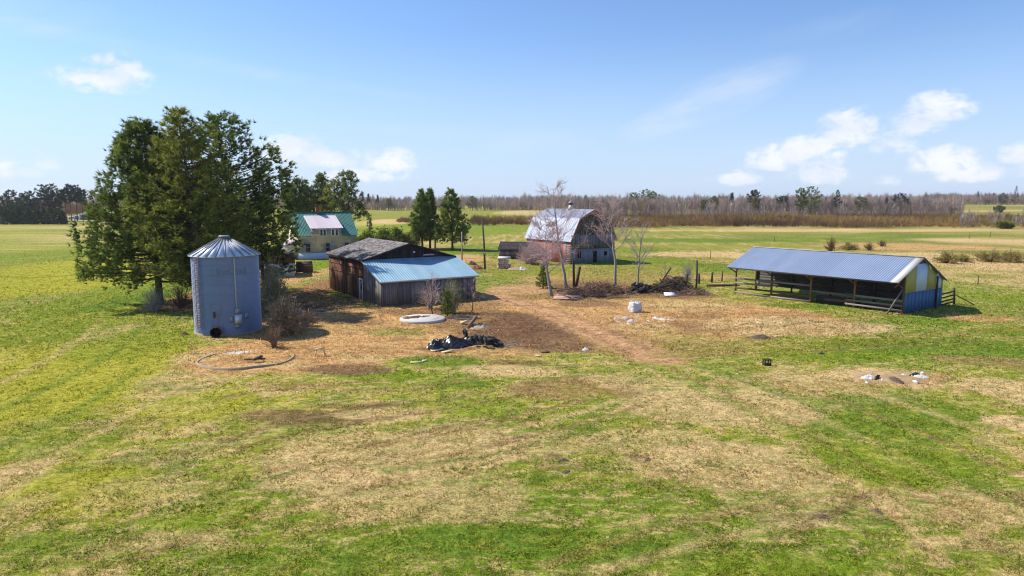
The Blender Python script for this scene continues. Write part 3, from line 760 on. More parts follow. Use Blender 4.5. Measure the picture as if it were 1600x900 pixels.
fu = bpy.data.curves.new('maker_name', 'FONT'); fu.body = 'DISON'; fu.size = .62; fu.extrude = .012; fu.align_x = 'CENTER'; fu.space_character = 1.18
fo = bpy.data.objects.new('maker_name', fu); COL.objects.link(fo)
bpy.context.view_layer.update()
me = bpy.data.meshes.new_from_object(fo.evaluated_get(bpy.context.evaluated_depsgraph_get()))
bpy.data.objects.remove(fo)
import bmesh
bm = bmesh.new(); bm.from_mesh(me); bmesh.ops.subdivide_edges(bm, edges=[e for e in bm.edges if e.calc_length() > .2], cuts=2); bm.to_mesh(me); bm.free()
for v in me.vertices:
    a = math.radians(10) + v.co.x / BR; r_ = BR + .03 + v.co.z
    v.co = (r_ * math.cos(a), r_ * math.sin(a), 4.95 + v.co.y)
at = me.attributes.new('tint', 'FLOAT', 'POINT'); at.data.foreach_set('value', np.full(len(me.vertices), .5, np.float32))
me.materials.append(M['faded_ink'])
lo_ = bpy.data.objects.new('lettering', me); COL.objects.link(lo_); lo_.parent = bin_
bd = MB()
for s0, s1, z0, z1 in ((-.56, -.54, 4.75, 5.75), (.90, .92, 4.75, 5.75)):
    pass
for aa in (-14, 34):
    bd = MB(); bd.beam(ring(math.radians(aa), BR + .03, 4.8), ring(math.radians(aa), BR + .03, 5.6), .05, .02); bd.build('name_border', M['faded_ink'], bin_)
pd = MB(); pd.tube([(0, 0, -.15), (0, 0, .13), (0, 0, .131)], [BR + .10, BR + .07, .01], 48); pd.build('concrete_base', M['concrete_dim'], bin_)
# drying fan at the foot of the bin
fx, fy = site(340, 525)
fan = thing('drying_fan', 'rusty round drying fan on the ground against the grain bin', 'fan', fx, fy - .3, math.radians(-70))
dirn = np.array([1, 0, 0])
fh = MB(); fh.tube([(x, 0, .42) for x in (-.55, -.45, -.44, .35, .36, .5)], [.42, .42, .36, .36, .42, .42], 20, cap=False)
fh.tube([(x, 0, .42) for x in (-.54, .49)], [.33, .33], 20, cap=False); fh.build('housing', M['rust'], fan)
fb = MB(); fb.tube([(.1, 0, .42), (.2, 0, .42)], .33, 20); fb.build('mouth', M['black'], fan)
hb = MB(); hb.tube([(-.35, 0, .42), (-.5, 0, .42)], .1, 12)
for q in range(6):
    a = q * math.pi / 3; hb.beam((-.42, 0, .42), (-.4, .31 * math.cos(a), .42 + .31 * math.sin(a)), .12, .02)
hb.build('impeller', M['rust'], fan)
for sx in (-.35, .3):
    ft = MB(); ft.box(sx - .04, sx + .04, -.3, .3, -.02, .08); ft.build('foot', M['rust'], fan)

# ------------------------------------------------------------------ machine shed with steel-roofed lean-to
shed = thing('machine_shed', 'low brown board shed with shingled roof and grey lean-to under pale blue metal', 'shed', -13.48, 69.88, .56, z=0)
SW, SD, SM = 11.09, 5.1, 12.41
b = MB(); b.boards((0, SD + SM), (0, SD), -.1, 4.42, .24, .035, tj=.5); b.build('side_wall', M['red_board'], shed)
b = MB(); b.boards((10.8, SD), (10.8, SD + SM), -.1, 4.42, .24, .035); b.build('far_wall', M['red_board'], shed)
gab = lambda f: 4.42 + 1.66 * (1 - abs(2 * f - 1))
b = MB(); b.boards((0, SD), (10.8, SD), 3.9, gab, .3, .03, tj=.3); b.build('gable', M['dark_board'], shed)
b = MB(); b.boards((10.8, SD + SM), (0, SD + SM), -.1, gab, .3, .03); b.build('back_wall', M['red_board'], shed)
b = MB(); v0, v1 = SD - .35, SD + SM + .35
b.shingles((-.35, v1, 4.44), (-.35, v0, 4.44), (5.4, v0, 6.15), (5.4, v1, 6.15), tj=.45, miss=.02)
b.shingles((11.15, v0, 4.44), (11.15, v1, 4.44), (5.4, v1, 6.15), (5.4, v0, 6.15), tj=.45, miss=.02)
sroof = b.build('shingle_roof', M['shake'], shed)
b = MB(); b.beam((-.35, v0 - .02, 4.38), (5.4, v0 - .02, 6.09), .04, .16); b.beam((5.4, v0 - .02, 6.09), (11.15, v0 - .02, 4.38), .04, .16)
b.build('rake_board', M['dark_board'], sroof)
b = MB(); b.box(-.3, -.26, v0, v1, 4.2, 4.36); b.build('eave_board', M['dark_board'], sroof)
b = MB(); b.tube([(1.9, 11.6, 5.0), (1.9, 11.6, 5.65)], .06, 8); b.build('vent_pipe', M['trim_pale'], sroof)
b = MB()
for f in (4.15, 3.3): b.beam((-.06, SD + .3, f - .7), (-.06, SD + SM - .1, f - .7), .05, .09)
b.build('wall_rail', M['red_board'], shed)
b = MB(); b.box(-.075, -.036, SD + 4.1, SD + 5.3, .3, 2.25); b.build('patch_panel', M['orange_timber'], shed)
b = MB(); b.box(-.07, -.036, SD + .42, SD + 1.28, 0, 2.1, .4); dr = b.build('door', M['frame_grey'], shed)
b = MB(); b.box(-.10, -.04, SD + .30, SD + .42, -.02, 2.25); b.box(-.10, -.04, SD + 1.28, SD + 1.40, -.02, 2.25); b.box(-.102, -.042, SD + .30, SD + 1.40, 2.25, 2.37)
b.build('door_frame', M['white_paint'], dr)
b = MB(); b.box(-.085, -.071, SD + .52, SD + 1.18, 1.15, 1.9); b.build('door_pane', M['glass'], dr)
lz = lambda v: 2.62 + (4.47 - 2.62) * (v + .27) / 5.37
b = MB(); b.boards((0, SD), (0, 0), -.1, lambda f: lz(SD * (1 - f)) - .1, .22, .035, tj=.4); b.build('lean_to_side', M['grey_board'], shed)
b = MB(); b.boards((0, 0), (SW, 0), -.1, lz(0) - .1, .22, .035, tj=.4); b.build('lean_to_front', M['grey_board'], shed)
b = MB(); b.boards((SW, 0), (SW, SD), -.1, lambda f: lz(SD * f) - .1, .22, .035); b.build('lean_to_end', M['grey_board'], shed)
b = MB(); b.ribbed((-.3, -.27, 2.62), (SW + .32, -.27, 2.62), (SW + .32, SD - .04, lz(SD)), (-.3, SD - .04, lz(SD)), .29, .028, .04, tj=.3)
lroof = b.build('lean_to_roof', M['steel_lean'], shed)
b = MB(); b.box(-.3, SW + .32, -.3, -.275, 2.47, 2.63); b.build('gutter_board', M['trim_pale'], lroof)
for u in (-.315, SW + .335):
    b = MB(); b.beam((u, -.27, 2.54), (u, SD, lz(SD) - .08), .03, .14); b.build('edge_trim', M['frame_grey'], lroof)
b = MB(); b.tube([(5.95, SD - .05, 5.12), (5.95, SD - .14, 5.12)], .11, 10); b.build('yard_lamp', M['white_paint'], shed)
b = MB(); b.box(7.1, 8.5, SD - .06, SD - .032, 4.66, 4.82); b.build('nailed_plank', M['trim_pale'], shed)
for u in (.02, SW - .16):
    b = MB(); b.box(u, u + .14, -.07, -.036, 0, 2.4); b.build('corner_board', M['grey_board'], shed)

# ------------------------------------------------------------------ open-sided cattle shed on the right
cs = thing('cattle_shed', 'long open sided cattle shed with blue metal roof and striped end wall', 'cattle shed', 37.77, 65.21, -.94, z=0)
L, Wd, RV, ZR, ZE, OF = 18.95, 8.5, 3.4, 5.34, 3.22, 1.72
b = MB(); b.ribbed((-L - .15, -OF, ZE), (-.55, -OF, ZE), (-.55, RV, ZR), (-L - .15, RV, ZR), .24, .022, .05, tj=.25, sheet=5)
r1 = b.build('front_roof', M['steel_pole'], cs)
b = MB(); b.slab((-.55, -OF, ZE + .012), (.22, -OF, ZE + .012), (.22, RV, ZR + .012), (-.55, RV, ZR + .012), .06); b.build('pale_end_strip', M['trim_pale'], r1)
b = MB(); b.ribbed((.22, Wd + .3, 2.80), (-L - .15, Wd + .3, 2.80), (-L - .15, RV, ZR), (.22, RV, ZR), .24, .022, .05, tj=.25, sheet=5); b.build('rear_roof', M['steel_pole'], cs)
b = MB(); b.beam((-L - .15, RV, ZR + .03), (.22, RV, ZR + .03), .3, .03); b.build('ridge_cap', M['trim_pale'], cs)
b = MB(); b.beam((.235, RV + .02, ZR - .09), (.235, Wd + .3, 2.72), .03, .16); b.beam((-.1, -OF + .06, ZE - .1), (-L, -OF + .06, ZE - .1), .04, .14); b.build('fascia', M['dark_timber'], cs)
rz_front = lambda v: ZE + (ZR - ZE) * (v + OF) / (RV + OF)
rz_back = lambda v: ZR + (2.80 - ZR) * (v - RV) / (Wd + .3 - RV)
FPU = [-L + i * L / 4 for i in range(5)]
for i, u in enumerate(FPU):
    b = MB(); b.beam((u, 0, -.15), (u, 0, rz_front(0) - .12), .17, .17)
    b.build('front_post', M['orange_timber'] if i in (2, 3) else M['brown_timber'], cs)
    b = MB(); b.beam((u, 0, 2.45), (u, -OF + .25, ZE - .1), .07, .12); b.beam((u, .05, 2.6), (u + .7 * (1 if i < 4 else -1), .05, 3.55), .06, .1)
    b.build('roof_brace', M['orange_timber'] if i in (2, 3) else M['brown_timber'], cs)
for u in FPU[1:]:
    u = min(u, -.14)
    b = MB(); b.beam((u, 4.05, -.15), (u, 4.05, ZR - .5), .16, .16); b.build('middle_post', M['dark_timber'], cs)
b = MB(); b.beam((-L, 4.05, -.15), (-L, 4.05, ZR - .5), .2, .24); b.build('end_post', M['brown_timber'], cs)
for u in (-L, -L * .66, -L * .33):
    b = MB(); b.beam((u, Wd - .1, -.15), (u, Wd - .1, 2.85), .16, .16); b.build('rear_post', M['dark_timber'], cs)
b = MB()
for q in range(9):
    z = .72 + q * .3
    n = 4
    for s_ in range(n):
        u0, u1 = -L + s_ * L / n, -L + (s_ + 1) * L / n
        b.box(u0 + .02, u1 - .02, 4.16, 4.16 + random.uniform(.03, .045), z + .002, z + .297, random.uniform(.1, .9))
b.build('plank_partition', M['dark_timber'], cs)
b = MB()
for u in np.linspace(-L, -.1, 12):
    b.beam((u, -OF + .1, ZE - .1), (u, RV, ZR - .1), .05, .14); b.beam((u, RV, ZR - .1), (u, Wd + .2, 2.75), .05, .14)
b.build('rafter', M['dark_timber'], cs)
def end_z(v): return (rz_front(v) if v < RV else rz_back(v)) - .08
STR = [(0, 2.4, 'olive_sheet'), (2.4, 4.7, 'white_sheet'), (4.7, 6.85, 'olive_sheet'), (6.85, 8.0, 'white_sheet'), (8.0, 8.5, 'olive_sheet')]
for v0, v1, m in STR:
    ztop = 4.85
    pts = [(v0, 2.02), (v1, 2.02)]
    vs_ = sorted({v0, v1} | ({RV} if v0 < RV < v1 else set()))
    pts += [(v, min(end_z(v), ztop)) for v in reversed(vs_)]
    if v0 < RV < v1:
        pts = [(v0, 2.02), (v1, 2.02)] + [(v, min(end_z(v), 4.72)) for v in np.linspace(v1, v0, 7)]
    b = MB(); n = len(pts)
    vv = [(0.0, v, z) for v, z in pts] + [(.035, v, z) for v, z in pts]
    b.add(vv, [list(range(n))[::-1], list(range(n, 2 * n))] + [[i, (i + 1) % n, n + (i + 1) % n, n + i] for i in range(n)], .5)
    b.build('striped_panel', M[m], cs)
b = MB()
q_ = 11
for i in range(q_):
    v0, v1 = i * Wd / q_, (i + 1) * Wd / q_
    b.box(.0, .03 + .012 * (i % 2), v0 + .008, v1 - .008, .05 + random.uniform(0, .04), 2.0, .5 + random.uniform(-.3, .3))
b.build('blue_lower_wall', M['blue_sheet'], cs)
b = MB(); b.add([(-.02, 2.2, 4.2), (-.02, 5.0, 4.2), (-.02, RV, 5.2), (-.08, 2.2, 4.2), (-.08, 5.0, 4.2), (-.08, RV, 5.2)], [[0, 1, 2], [5, 4, 3], [0, 3, 4, 1], [1, 4, 5, 2], [2, 5, 3, 0]], .4)
b.build('gable_board', M['barn_red'], cs)
b = MB(); b.beam((.12, 6.95, -.1), (.12, 6.95, 3.25), .13, .13); b.build('end_pole', M['post'], cs)
b = MB(); b.beam((-.05, -.1, 2.5), (-.75, -1.55, 0), .08, .14); b.build('leaning_brace', M['grey_rail'], cs)
b = MB(); b.beam((-.9, .1, 2.5), (-.1, .1, 3.5), .08, .12); b.build('corner_brace', M['orange_timber'], cs)
RAILS = [(0, [1.80, 1.25, .68, .12]), (1, [1.80, .68, .12]), (2, [1.30, .60]), (3, [1.30, .82, .36])]
for bay, zsr in RAILS:
    for z in zsr:
        u0 = FPU[bay] + (1.6 if bay == 2 and z < 1 else 0); u1 = FPU[bay + 1]
        if bay == 3: u0 -= .9
        b = MB(); b.beam((u0, -.11, z + random.uniform(-.05, .05)), (u1, -.11, z + random.uniform(-.07, .05)), .05, .2, random.uniform(.2, .9)); b.build('rail', M['grey_rail'] if z > .9 or bay == 3 or z < .3 else M['brown_timber'], cs)
b = MB(); b.box(FPU[2] + .1, FPU[3] - .2, .9, 1.5, .05, .75); b.box(FPU[3], -.6, 1.2, 1.7, .05, .62); b.build('feed_trough', M['dark_timber'], cs)
b = MB(); b.box(-L + 2.9, -L + 3.15, -.2, -.16, 1.45, 1.78); b.build('white_tag', M['white_paint'], cs)
# short paddock fence behind the end wall
c_, s_ = math.cos(-.94), math.sin(-.94)
def cw(u, v): return 37.77 + u * c_ - v * s_, 65.21 + u * s_ + v * c_
fx, fy = cw(.2, 8.55)
pf = thing('paddock_fence', 'short dark rail fence with sloping brace behind the striped end wall', 'fence', fx, fy, 0, z=0)
ex, ey = site(1491, 475); dx, dy = ex - fx, ey - fy
for z in (1.25, .85, .45, .12):
    b = MB(); b.beam((0, .3, z), (dx, dy, z + .15), .05, .15); b.build('rail', M['post'], pf)
b = MB(); b.beam((dx, dy, -.2), (dx - .15, dy, 1.75), .17, .17); b.build('post', M['post'], pf)
b = MB(); b.beam((dx - .1, dy - .1, 1.05), (dx + 1.75, dy - .6, 0), .1, .1); b.build('brace', M['post'], pf)
gx_, gy_ = site(1502, 482)

# ------------------------------------------------------------------ gambrel barn
barn = thing('gambrel_barn', 'weathered gambrel roofed barn with faded red side and grey gable', 'barn', 10.21, 117.25, .57, z=0)
BW, BL, BE, BB, BRZ, BI = 9.72, 13.75, 3.97, 7.74, 9.28, 1.65
b = MB(); b.boards((0, BL), (0, 0), 0, BE, .28, .03, tj=.45); b.build('side_wall', M['barn_red'], barn)
b = MB(); b.boards((BW, 0), (BW, BL), 0, BE, .28, .03); b.build('far_wall', M['barn_red'], barn)
def bz(u):
    u = min(u, BW - u)
    return BE + (BB - BE) * (u / BI) if u < BI else BB + (BRZ - BB) * (u - BI) / (BW / 2 - BI)
b = MB(); b.boards((0, 0), (BW, 0), 0, 2.55, 1.2, .03, tj=.25); b.build('gable_base', M['block'], barn)
b = MB(); b.boards((0, 0), (BW, 0), 2.6, 4.95, .32, .045, tj=.4); b.build('gable_boards', M['barn_grey'], barn)
b = MB()
k = 44
for i in range(k):
    u0, u1 = i * BW / k, (i + 1) * BW / k
    if min(bz(u0), bz(u1)) < 4.97: continue
    n = 5
    for r_ in range(14):
        z0 = 4.97 + r_ * .31; z1 = z0 + .3
        t0, t1 = min(z1, bz(u0) - .04), min(z1, bz(u1) - .04)
        if t0 <= z0 or t1 <= z0: continue
        y = -.02 - random.uniform(0, .012)
        b.add([(u0, y, z0), (u1, y, z0), (u1, y, t1), (u0, y, t0), (u0, 0, z0), (u1, 0, z0)], [[0, 1, 2, 3], [4, 5, 1, 0]], .5 + random.uniform(-.4, .4))
pol = [(u, bz(u) - .05) for u in (BW, BW - BI, BW / 2, BI, 0)] + [(0, 3.0), (BW, 3.0)]
b.add([(u, .01, z) for u, z in pol], [list(range(7))], .2)
b.build('gable_shingles', M['barn_dark'], barn)
b = MB(); b.add([(u, BL, z) for u, z in [(0, 0), (BW, 0)] + pol[:5]], [list(range(7))], .4); b.build('back_wall', M['barn_grey'], barn)
b = MB(); y0, y1 = -.35, BL + .35
b.ribbed((-.35, y1, BE - .15), (-.35, y0, BE - .15), (BI, y0, BB + .06), (BI, y1, BB + .06), .55, .02, .06, tj=.4, sheet=1)
b.ribbed((BI, y1, BB + .062), (BI, y0, BB + .062), (BW / 2, y0, BRZ + .06), (BW / 2, y1, BRZ + .06), .55, .02, .06, tj=.4, sheet=1)
b.ribbed((BW + .35, y0, BE - .15), (BW + .35, y1, BE - .15), (BW - BI, y1, BB + .06), (BW - BI, y0, BB + .06), .55, .02, .06, tj=.4, sheet=1)
b.ribbed((BW - BI, y0, BB + .062), (BW - BI, y1, BB + .062), (BW / 2, y1, BRZ + .06), (BW / 2, y0, BRZ + .06), .55, .02, .06, tj=.4, sheet=1)
brf = b.build('gambrel_roof', M['steel_barn'], barn)
b = MB()
for q in range(26):        # torn hole showing bare boards
    y = random.uniform(6.0, 8.4); t = random.uniform(.58, .80)
    p0 = np.array((-.35 + (BI + .35) * t, y, BE - .15 + (BB - BE + .21) * t)); nn = np.array((-.88, 0, .47))
    b.beam(p0 + nn * .06, p0 + nn * .07 + (random.uniform(-.1, .1), random.uniform(.4, .9), random.uniform(-.3, .3)), .16, .03, random.random())
b.build('torn_patch', M['brown_timber'], brf)
b = MB()
for u0, z0, u1, z1 in ((BW / 2, BRZ - .02, BI, BB - .02), (BW / 2, BRZ - .02, BW - BI, BB - .02), (BI, BB - .02, -.3, BE - .1), (BW - BI, BB - .02, BW + .3, BE - .1)):
    b.beam((u0, -.33, z0), (u1, -.33, z1), .05, .2, .6)
b.build('rake_board', M['brick'], brf)
b = MB(); b.add([(BW / 2, -.05, BRZ - .1), (BW / 2 + 2.4, -.05, 8.25), (BW / 2 + 1.6, -.05, 7.6), (BW / 2 - .6, -.05, 8.35)], [[3, 2, 1, 0]], .5)
b.add([(BW / 2, -.03, BRZ - .1), (BW / 2 + 2.4, -.03, 8.25), (BW / 2 + 1.6, -.03, 7.6), (BW / 2 - .6, -.03, 8.35)], [[0, 1, 2, 3]], .5)
b.build('red_gable_peak', M['brick'], barn)
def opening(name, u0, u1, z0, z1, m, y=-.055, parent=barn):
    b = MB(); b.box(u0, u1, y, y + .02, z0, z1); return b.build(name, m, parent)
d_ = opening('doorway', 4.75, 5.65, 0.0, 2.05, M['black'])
b = MB(); b.box(4.6, 4.75, -.08, -.036, 0, 2.2); b.box(5.65, 5.8, -.08, -.036, 0, 2.2); b.box(4.6, 5.8, -.082, -.038, 2.2, 2.36); b.build('door_frame', M['block'], d_)
w_ = opening('window', 1.3, 2.1, .95, 2.1, M['black'])
b = MB(); b.box(1.2, 1.3, -.085, -.036, .85, 2.2); b.box(2.1, 2.2, -.085, -.036, .85, 2.2); b.box(1.2, 2.2, -.087, -.038, 2.2, 2.3); b.box(1.62, 1.78, -.08, -.055, .95, 2.1); b.build('window_frame', M['barn_red'], w_)
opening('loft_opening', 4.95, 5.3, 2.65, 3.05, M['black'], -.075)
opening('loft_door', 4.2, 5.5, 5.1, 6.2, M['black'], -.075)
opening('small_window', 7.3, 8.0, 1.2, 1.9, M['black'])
b = MB(); b.box(-.02, BW + .02, -.09, -.046, 2.5, 2.66); b.build('belt_board', M['dark_timber'], barn)
cup = MB(); cy_, cx_ = 6.6, BW / 2
cup.tube([(cx_, cy_, BRZ - .1), (cx_, cy_, BRZ + .35), (cx_, cy_, BRZ + .75)], [.62, .45, .36], 12); cb = cup.build('cupola', M['trim_pale'], barn)
b = MB(); b.tube([(cx_, cy_, BRZ + .75), (cx_, cy_, BRZ + 1.15)], .3, 12); b.build('cupola_vent', M['rust'], cb)
b = MB(); b.tube([(cx_, cy_, BRZ + 1.15), (cx_, cy_, BRZ + 1.2), (cx_, cy_, BRZ + 1.45), (cx_, cy_, BRZ + 1.75)], [.52, .5, .14, .03], 12); b.build('cupola_cap', M['frame_grey'], cb)
b = MB()
for q in range(9):
    z = .3 + q * .34; b.beam((-.8, .6, z), (-.8, -.9, z + random.uniform(-.05, .05)), .05, .18, random.random())
for y in (.5, -.8): b.beam((-.74, y, -.1), (-.74, y, 3.2), .12, .12)
b.build('plank_chute', M['barn_grey'], barn)

# small shed left of the barn
ox, oy = site(801, 405)
sh = thing('garden_shed', 'little dark shed with pale gable trim left of the barn', 'shed', ox - 2.5, oy + .6, .20, z=0)
W2, L2 = 3.0, 6.2
gz = lambda f: 2.0 + 1.15 * (1 - abs(2 * f - 1))
def rot_boards(p, q, zt, m, name, par, bw=.22, z0=0, tj=.4):
    b = MB(); b.boards(p, q, z0, zt, bw, .03, tj=tj); return b.build(name, m, par)
# ridge runs to the right and away; gable end faces left-front
sh.rotation_euler = (0, 0, .57 - math.pi / 2 + .75)
rot_boards((0, W2), (0, 0), gz, M['red_board'], 'gable_wall', sh)
rot_boards((0, 0), (L2, 0), 2.0, M['barn_dark'], 'front_wall', sh)
rot_boards((L2, 0), (L2, W2), gz, M['barn_dark'], 'end_wall', sh)
rot_boards((L2, W2), (0, W2), 2.0, M['barn_dark'], 'rear_wall', sh)
b = MB(); b.shingles((-.2, -.25, 1.85), (L2 + .2, -.25, 1.85), (L2 + .2, W2 / 2, 3.2), (-.2, W2 / 2, 3.2), tj=.3); b.shingles((L2 + .2, W2 + .25, 1.85), (-.2, W2 + .25, 1.85), (-.2, W2 / 2, 3.2), (L2 + .2, W2 / 2, 3.2), tj=.3)
b.build('roof', M['barn_dark'], sh)
b = MB(); b.beam((-.23, -.25, 1.86), (-.23, W2 / 2, 3.2), .05, .14); b.build('pale_rake', M['trim_pale'], sh)
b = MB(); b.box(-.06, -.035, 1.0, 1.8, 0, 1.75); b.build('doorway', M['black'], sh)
b = MB(); b.box(-.07, -.036, .45, .95, .0, 1.7, .9); b.build('loose_board', M['trim_pale'], sh)

# ------------------------------------------------------------------ farmhouse
hs = thing('farmhouse', 'yellow farmhouse with green metal roof and pale shed dormer', 'farmhouse', -39.41, 125.89, .48, z=0)
HW, HD, HE, HR, HO = 10.74, 10.26, 4.34, 8.6, .38
hv = lambda v: HE + (HR - HE) * (v + HO) / (HD / 2 + HO)
b = MB(); b.boards((0, 0), (HW, 0), 1.2, 4.6, 5.4, .03, tj=.1)
for q in range(22): b.box(0, HW, -.045, -.03, 1.22 + q * .155, 1.22 + q * .155 + .14, .5 + random.uniform(-.2, .2))
b.build('front_wall', M['yellow_siding'], hs)
hg = lambda f: HE + .1 + (HR - HE - .35) * (1 - abs(2 * f - 1))
b = MB(); b.boards((0, HD), (0, 0), 0, hg, 1.3, .03, tj=.15); b.build('gable_wall', M['cream'], hs)
b = MB(); b.boards((HW, 0), (HW, HD), 0, hg, 1.3, .03, tj=.15); b.build('far_gable', M['cream'], hs)
b = MB(); b.boards((HW, HD), (0, HD), 0, 4.5, 1.3, .03, tj=.15); b.build('back_wall', M['cream'], hs)
b = MB(); b.box(-.03, HW + .03, -.09, -.05, -.2, 1.16); b.build('foundation', M['blue_paint'], hs)
rf = MB()
rf.ribbed((-.4, -HO, HE), (2.5, -HO, HE), (2.5, HD / 2, HR), (-.4, HD / 2, HR), .26, .025, .06)
rf.ribbed((8.15, -HO, HE), (HW + .4, -HO, HE), (HW + .4, HD / 2, HR), (8.15, HD / 2, HR), .26, .025, .06)
rf.ribbed((2.5, 3.6, hv(3.6)), (8.15, 3.6, hv(3.6)), (8.15, HD / 2, HR), (2.5, HD / 2, HR), .26, .025, .06)
rf.ribbed((HW + .4, HD + HO, HE), (-.4, HD + HO, HE), (-.4, HD / 2, HR), (HW + .4, HD / 2, HR), .26, .025, .06)
hroof = rf.build('roof', M['steel_green'], hs)
b = MB(); b.beam((-.4, HD / 2, HR + .03), (HW + .4, HD / 2, HR + .03), .3, .06); b.build('ridge_cap', M['steel_green'], hroof)
b = MB(); b.ribbed((2.2, -.35, 5.72), (8.3, -.35, 5.72), (7.95, 4.35, 8.0), (1.9, 4.35, 8.0), .26, .03, .08, tj=.35); dor = b.build('dormer_roof', M['steel_pink'], hs)
b = MB(); b.boards((2.6, 0), (8.0, 0), 4.0, 5.72, 2.7, .05, tj=.2); b.boards((2.6, 3.2), (2.6, 0), 4.3, lambda f: 7.15 - 1.45 * f, .8, .03); b.boards((8.0, 0), (8.0, 3.2), 4.3, lambda f: 5.7 + 1.45 * f, .8, .03)
b.build('dormer_wall', M['tar'], hs)
def win(u0, u1, z0, z1, y=-.05, mull=True, parent=hs, fm='frame_grey'):
    b = MB(); t = .13
    b.box(u0 - t, u0, y - .06, y, z0 - t, z1 + t); b.box(u1, u1 + t, y - .06, y, z0 - t, z1 + t); b.box(u0, u1, y - .062, y - .002, z1, z1 + t); b.box(u0, u1, y - .062, y - .002, z0 - t, z0)
    if mull: b.box(u0, u1, y - .05, y - .03, (z0 + z1) / 2 - .04, (z0 + z1) / 2 + .04)
    f = b.build('window', M[fm], parent)
    b = MB(); b.box(u0, u1, y - .03, y - .01, z0, z1); b.build('pane', M['glass'], f)
for u in (1.72, 5.35, 8.95): win(u - .36, u + .36, 1.45, 2.85)
for u in (4.25, 4.85, 6.4, 7.1): win(u - .2, u + .2, 4.35, 5.45, -.055, False, hs, 'white_paint')
b = MB(); b.box(4.4, 5.1, HD / 2 - .35, HD / 2 + .35, HR - .3, 9.45); ch = b.build('chimney', M['brick'], hs)
b = MB(); b.box(4.34, 5.16, HD / 2 - .41, HD / 2 + .41, 9.45, 9.58); b.build('chimney_cap', M['brick'], ch)
b = MB(); b.box(-2.0, 0, 1.5, 7.5, 0, 2.6); b.build('porch', M['cream'], hs)
b = MB(); b.slab((-2.3, 7.8, 2.62), (-2.3, 1.2, 2.62), (-.02, 1.2, 3.6), (-.02, 7.8, 3.6), .08); b.build('porch_roof', M['steel_pink'], hs)
for v in (2.4, 4.4, 6.4):
    b = MB(); b.box(-2.06, -2.01, v - .4, v + .4, .9, 2.2); b.build('porch_window', M['glass'], hs)
b = MB(); b.box(-.06, -.032, 4.6, 5.5, 5.2, 6.6); b.build('attic_window', M['glass'], hs)
for u, v in ((.8, 1.9), (9.6, 2.2)):
    b = MB(); b.tube([(u, v, hv(v)), (u, v, hv(v) + .7)], .05, 6); b.build('vent_stack', M['frame_grey'], hroof)

# small white outbuilding in front of the house
ox, oy = site(461, 432)
ob = thing('white_outbuilding', 'low white outbuilding with dark roof in front of the farmhouse', 'outbuilding', ox, oy, .30, z=0)
W3, D3 = 5.0, 5.2
g3 = lambda f: 2.75 + 1.1 * (1 - abs(2 * f - 1))
rot_boards((-W3, 0), (0, 0), 1.9, M['white_paint'], 'front_wall', ob, .9)
b = MB(); b.boards((-W3, 0), (0, 0), 1.93, g3, .3, .03); b.build('dark_gable', M['brown_timber'], ob)
rot_boards((0, 0), (0, D3), 2.75, M['brown_timber'], 'side_wall', ob)
rot_boards((-W3, D3), (-W3, 0), 2.75, M['white_paint'], 'far_wall', ob)
rot_boards((0, D3), (-W3, D3), g3, M['brown_timber'], 'rear_wall', ob)
b = MB(); b.slab((.3, -.3, 2.6), (.3, D3 + .3, 2.6), (-W3 / 2, D3 + .3, 3.9), (-W3 / 2, -.3, 3.9), .1); b.slab((-W3 - .3, D3 + .3, 2.6), (-W3 - .3, -.3, 2.6), (-W3 / 2, -.3, 3.9), (-W3 / 2, D3 + .3, 3.9), .1)
b.build('roof', M['dark_board'], ob)
wx_, wy_ = site(478, 427)
ws = thing('wood_stack', 'brown lean-to stack of firewood beside the white outbuilding', 'wood stack', wx_ - .6, wy_ + .4, .3, z=0)
b = MB()
for r_ in range(6):
    for q in range(9 - r_ // 2):
        y = .25 * q + .1 * (r_ % 2); b.tube([(0, y, .14 + r_ * .24), (1.3, y, .14 + r_ * .24)], random.uniform(.1, .13), 7, random.random())
b.build('logs', M['stick'], ws)['kind'] = 'stuff'
b = MB(); b.slab((-1.0, -.2, .1), (1.5, -.25, .15), (1.45, .15, 1.75), (-.9, .2, 1.75), .05); b.build('cover_board', M['brown_timber'], ws)

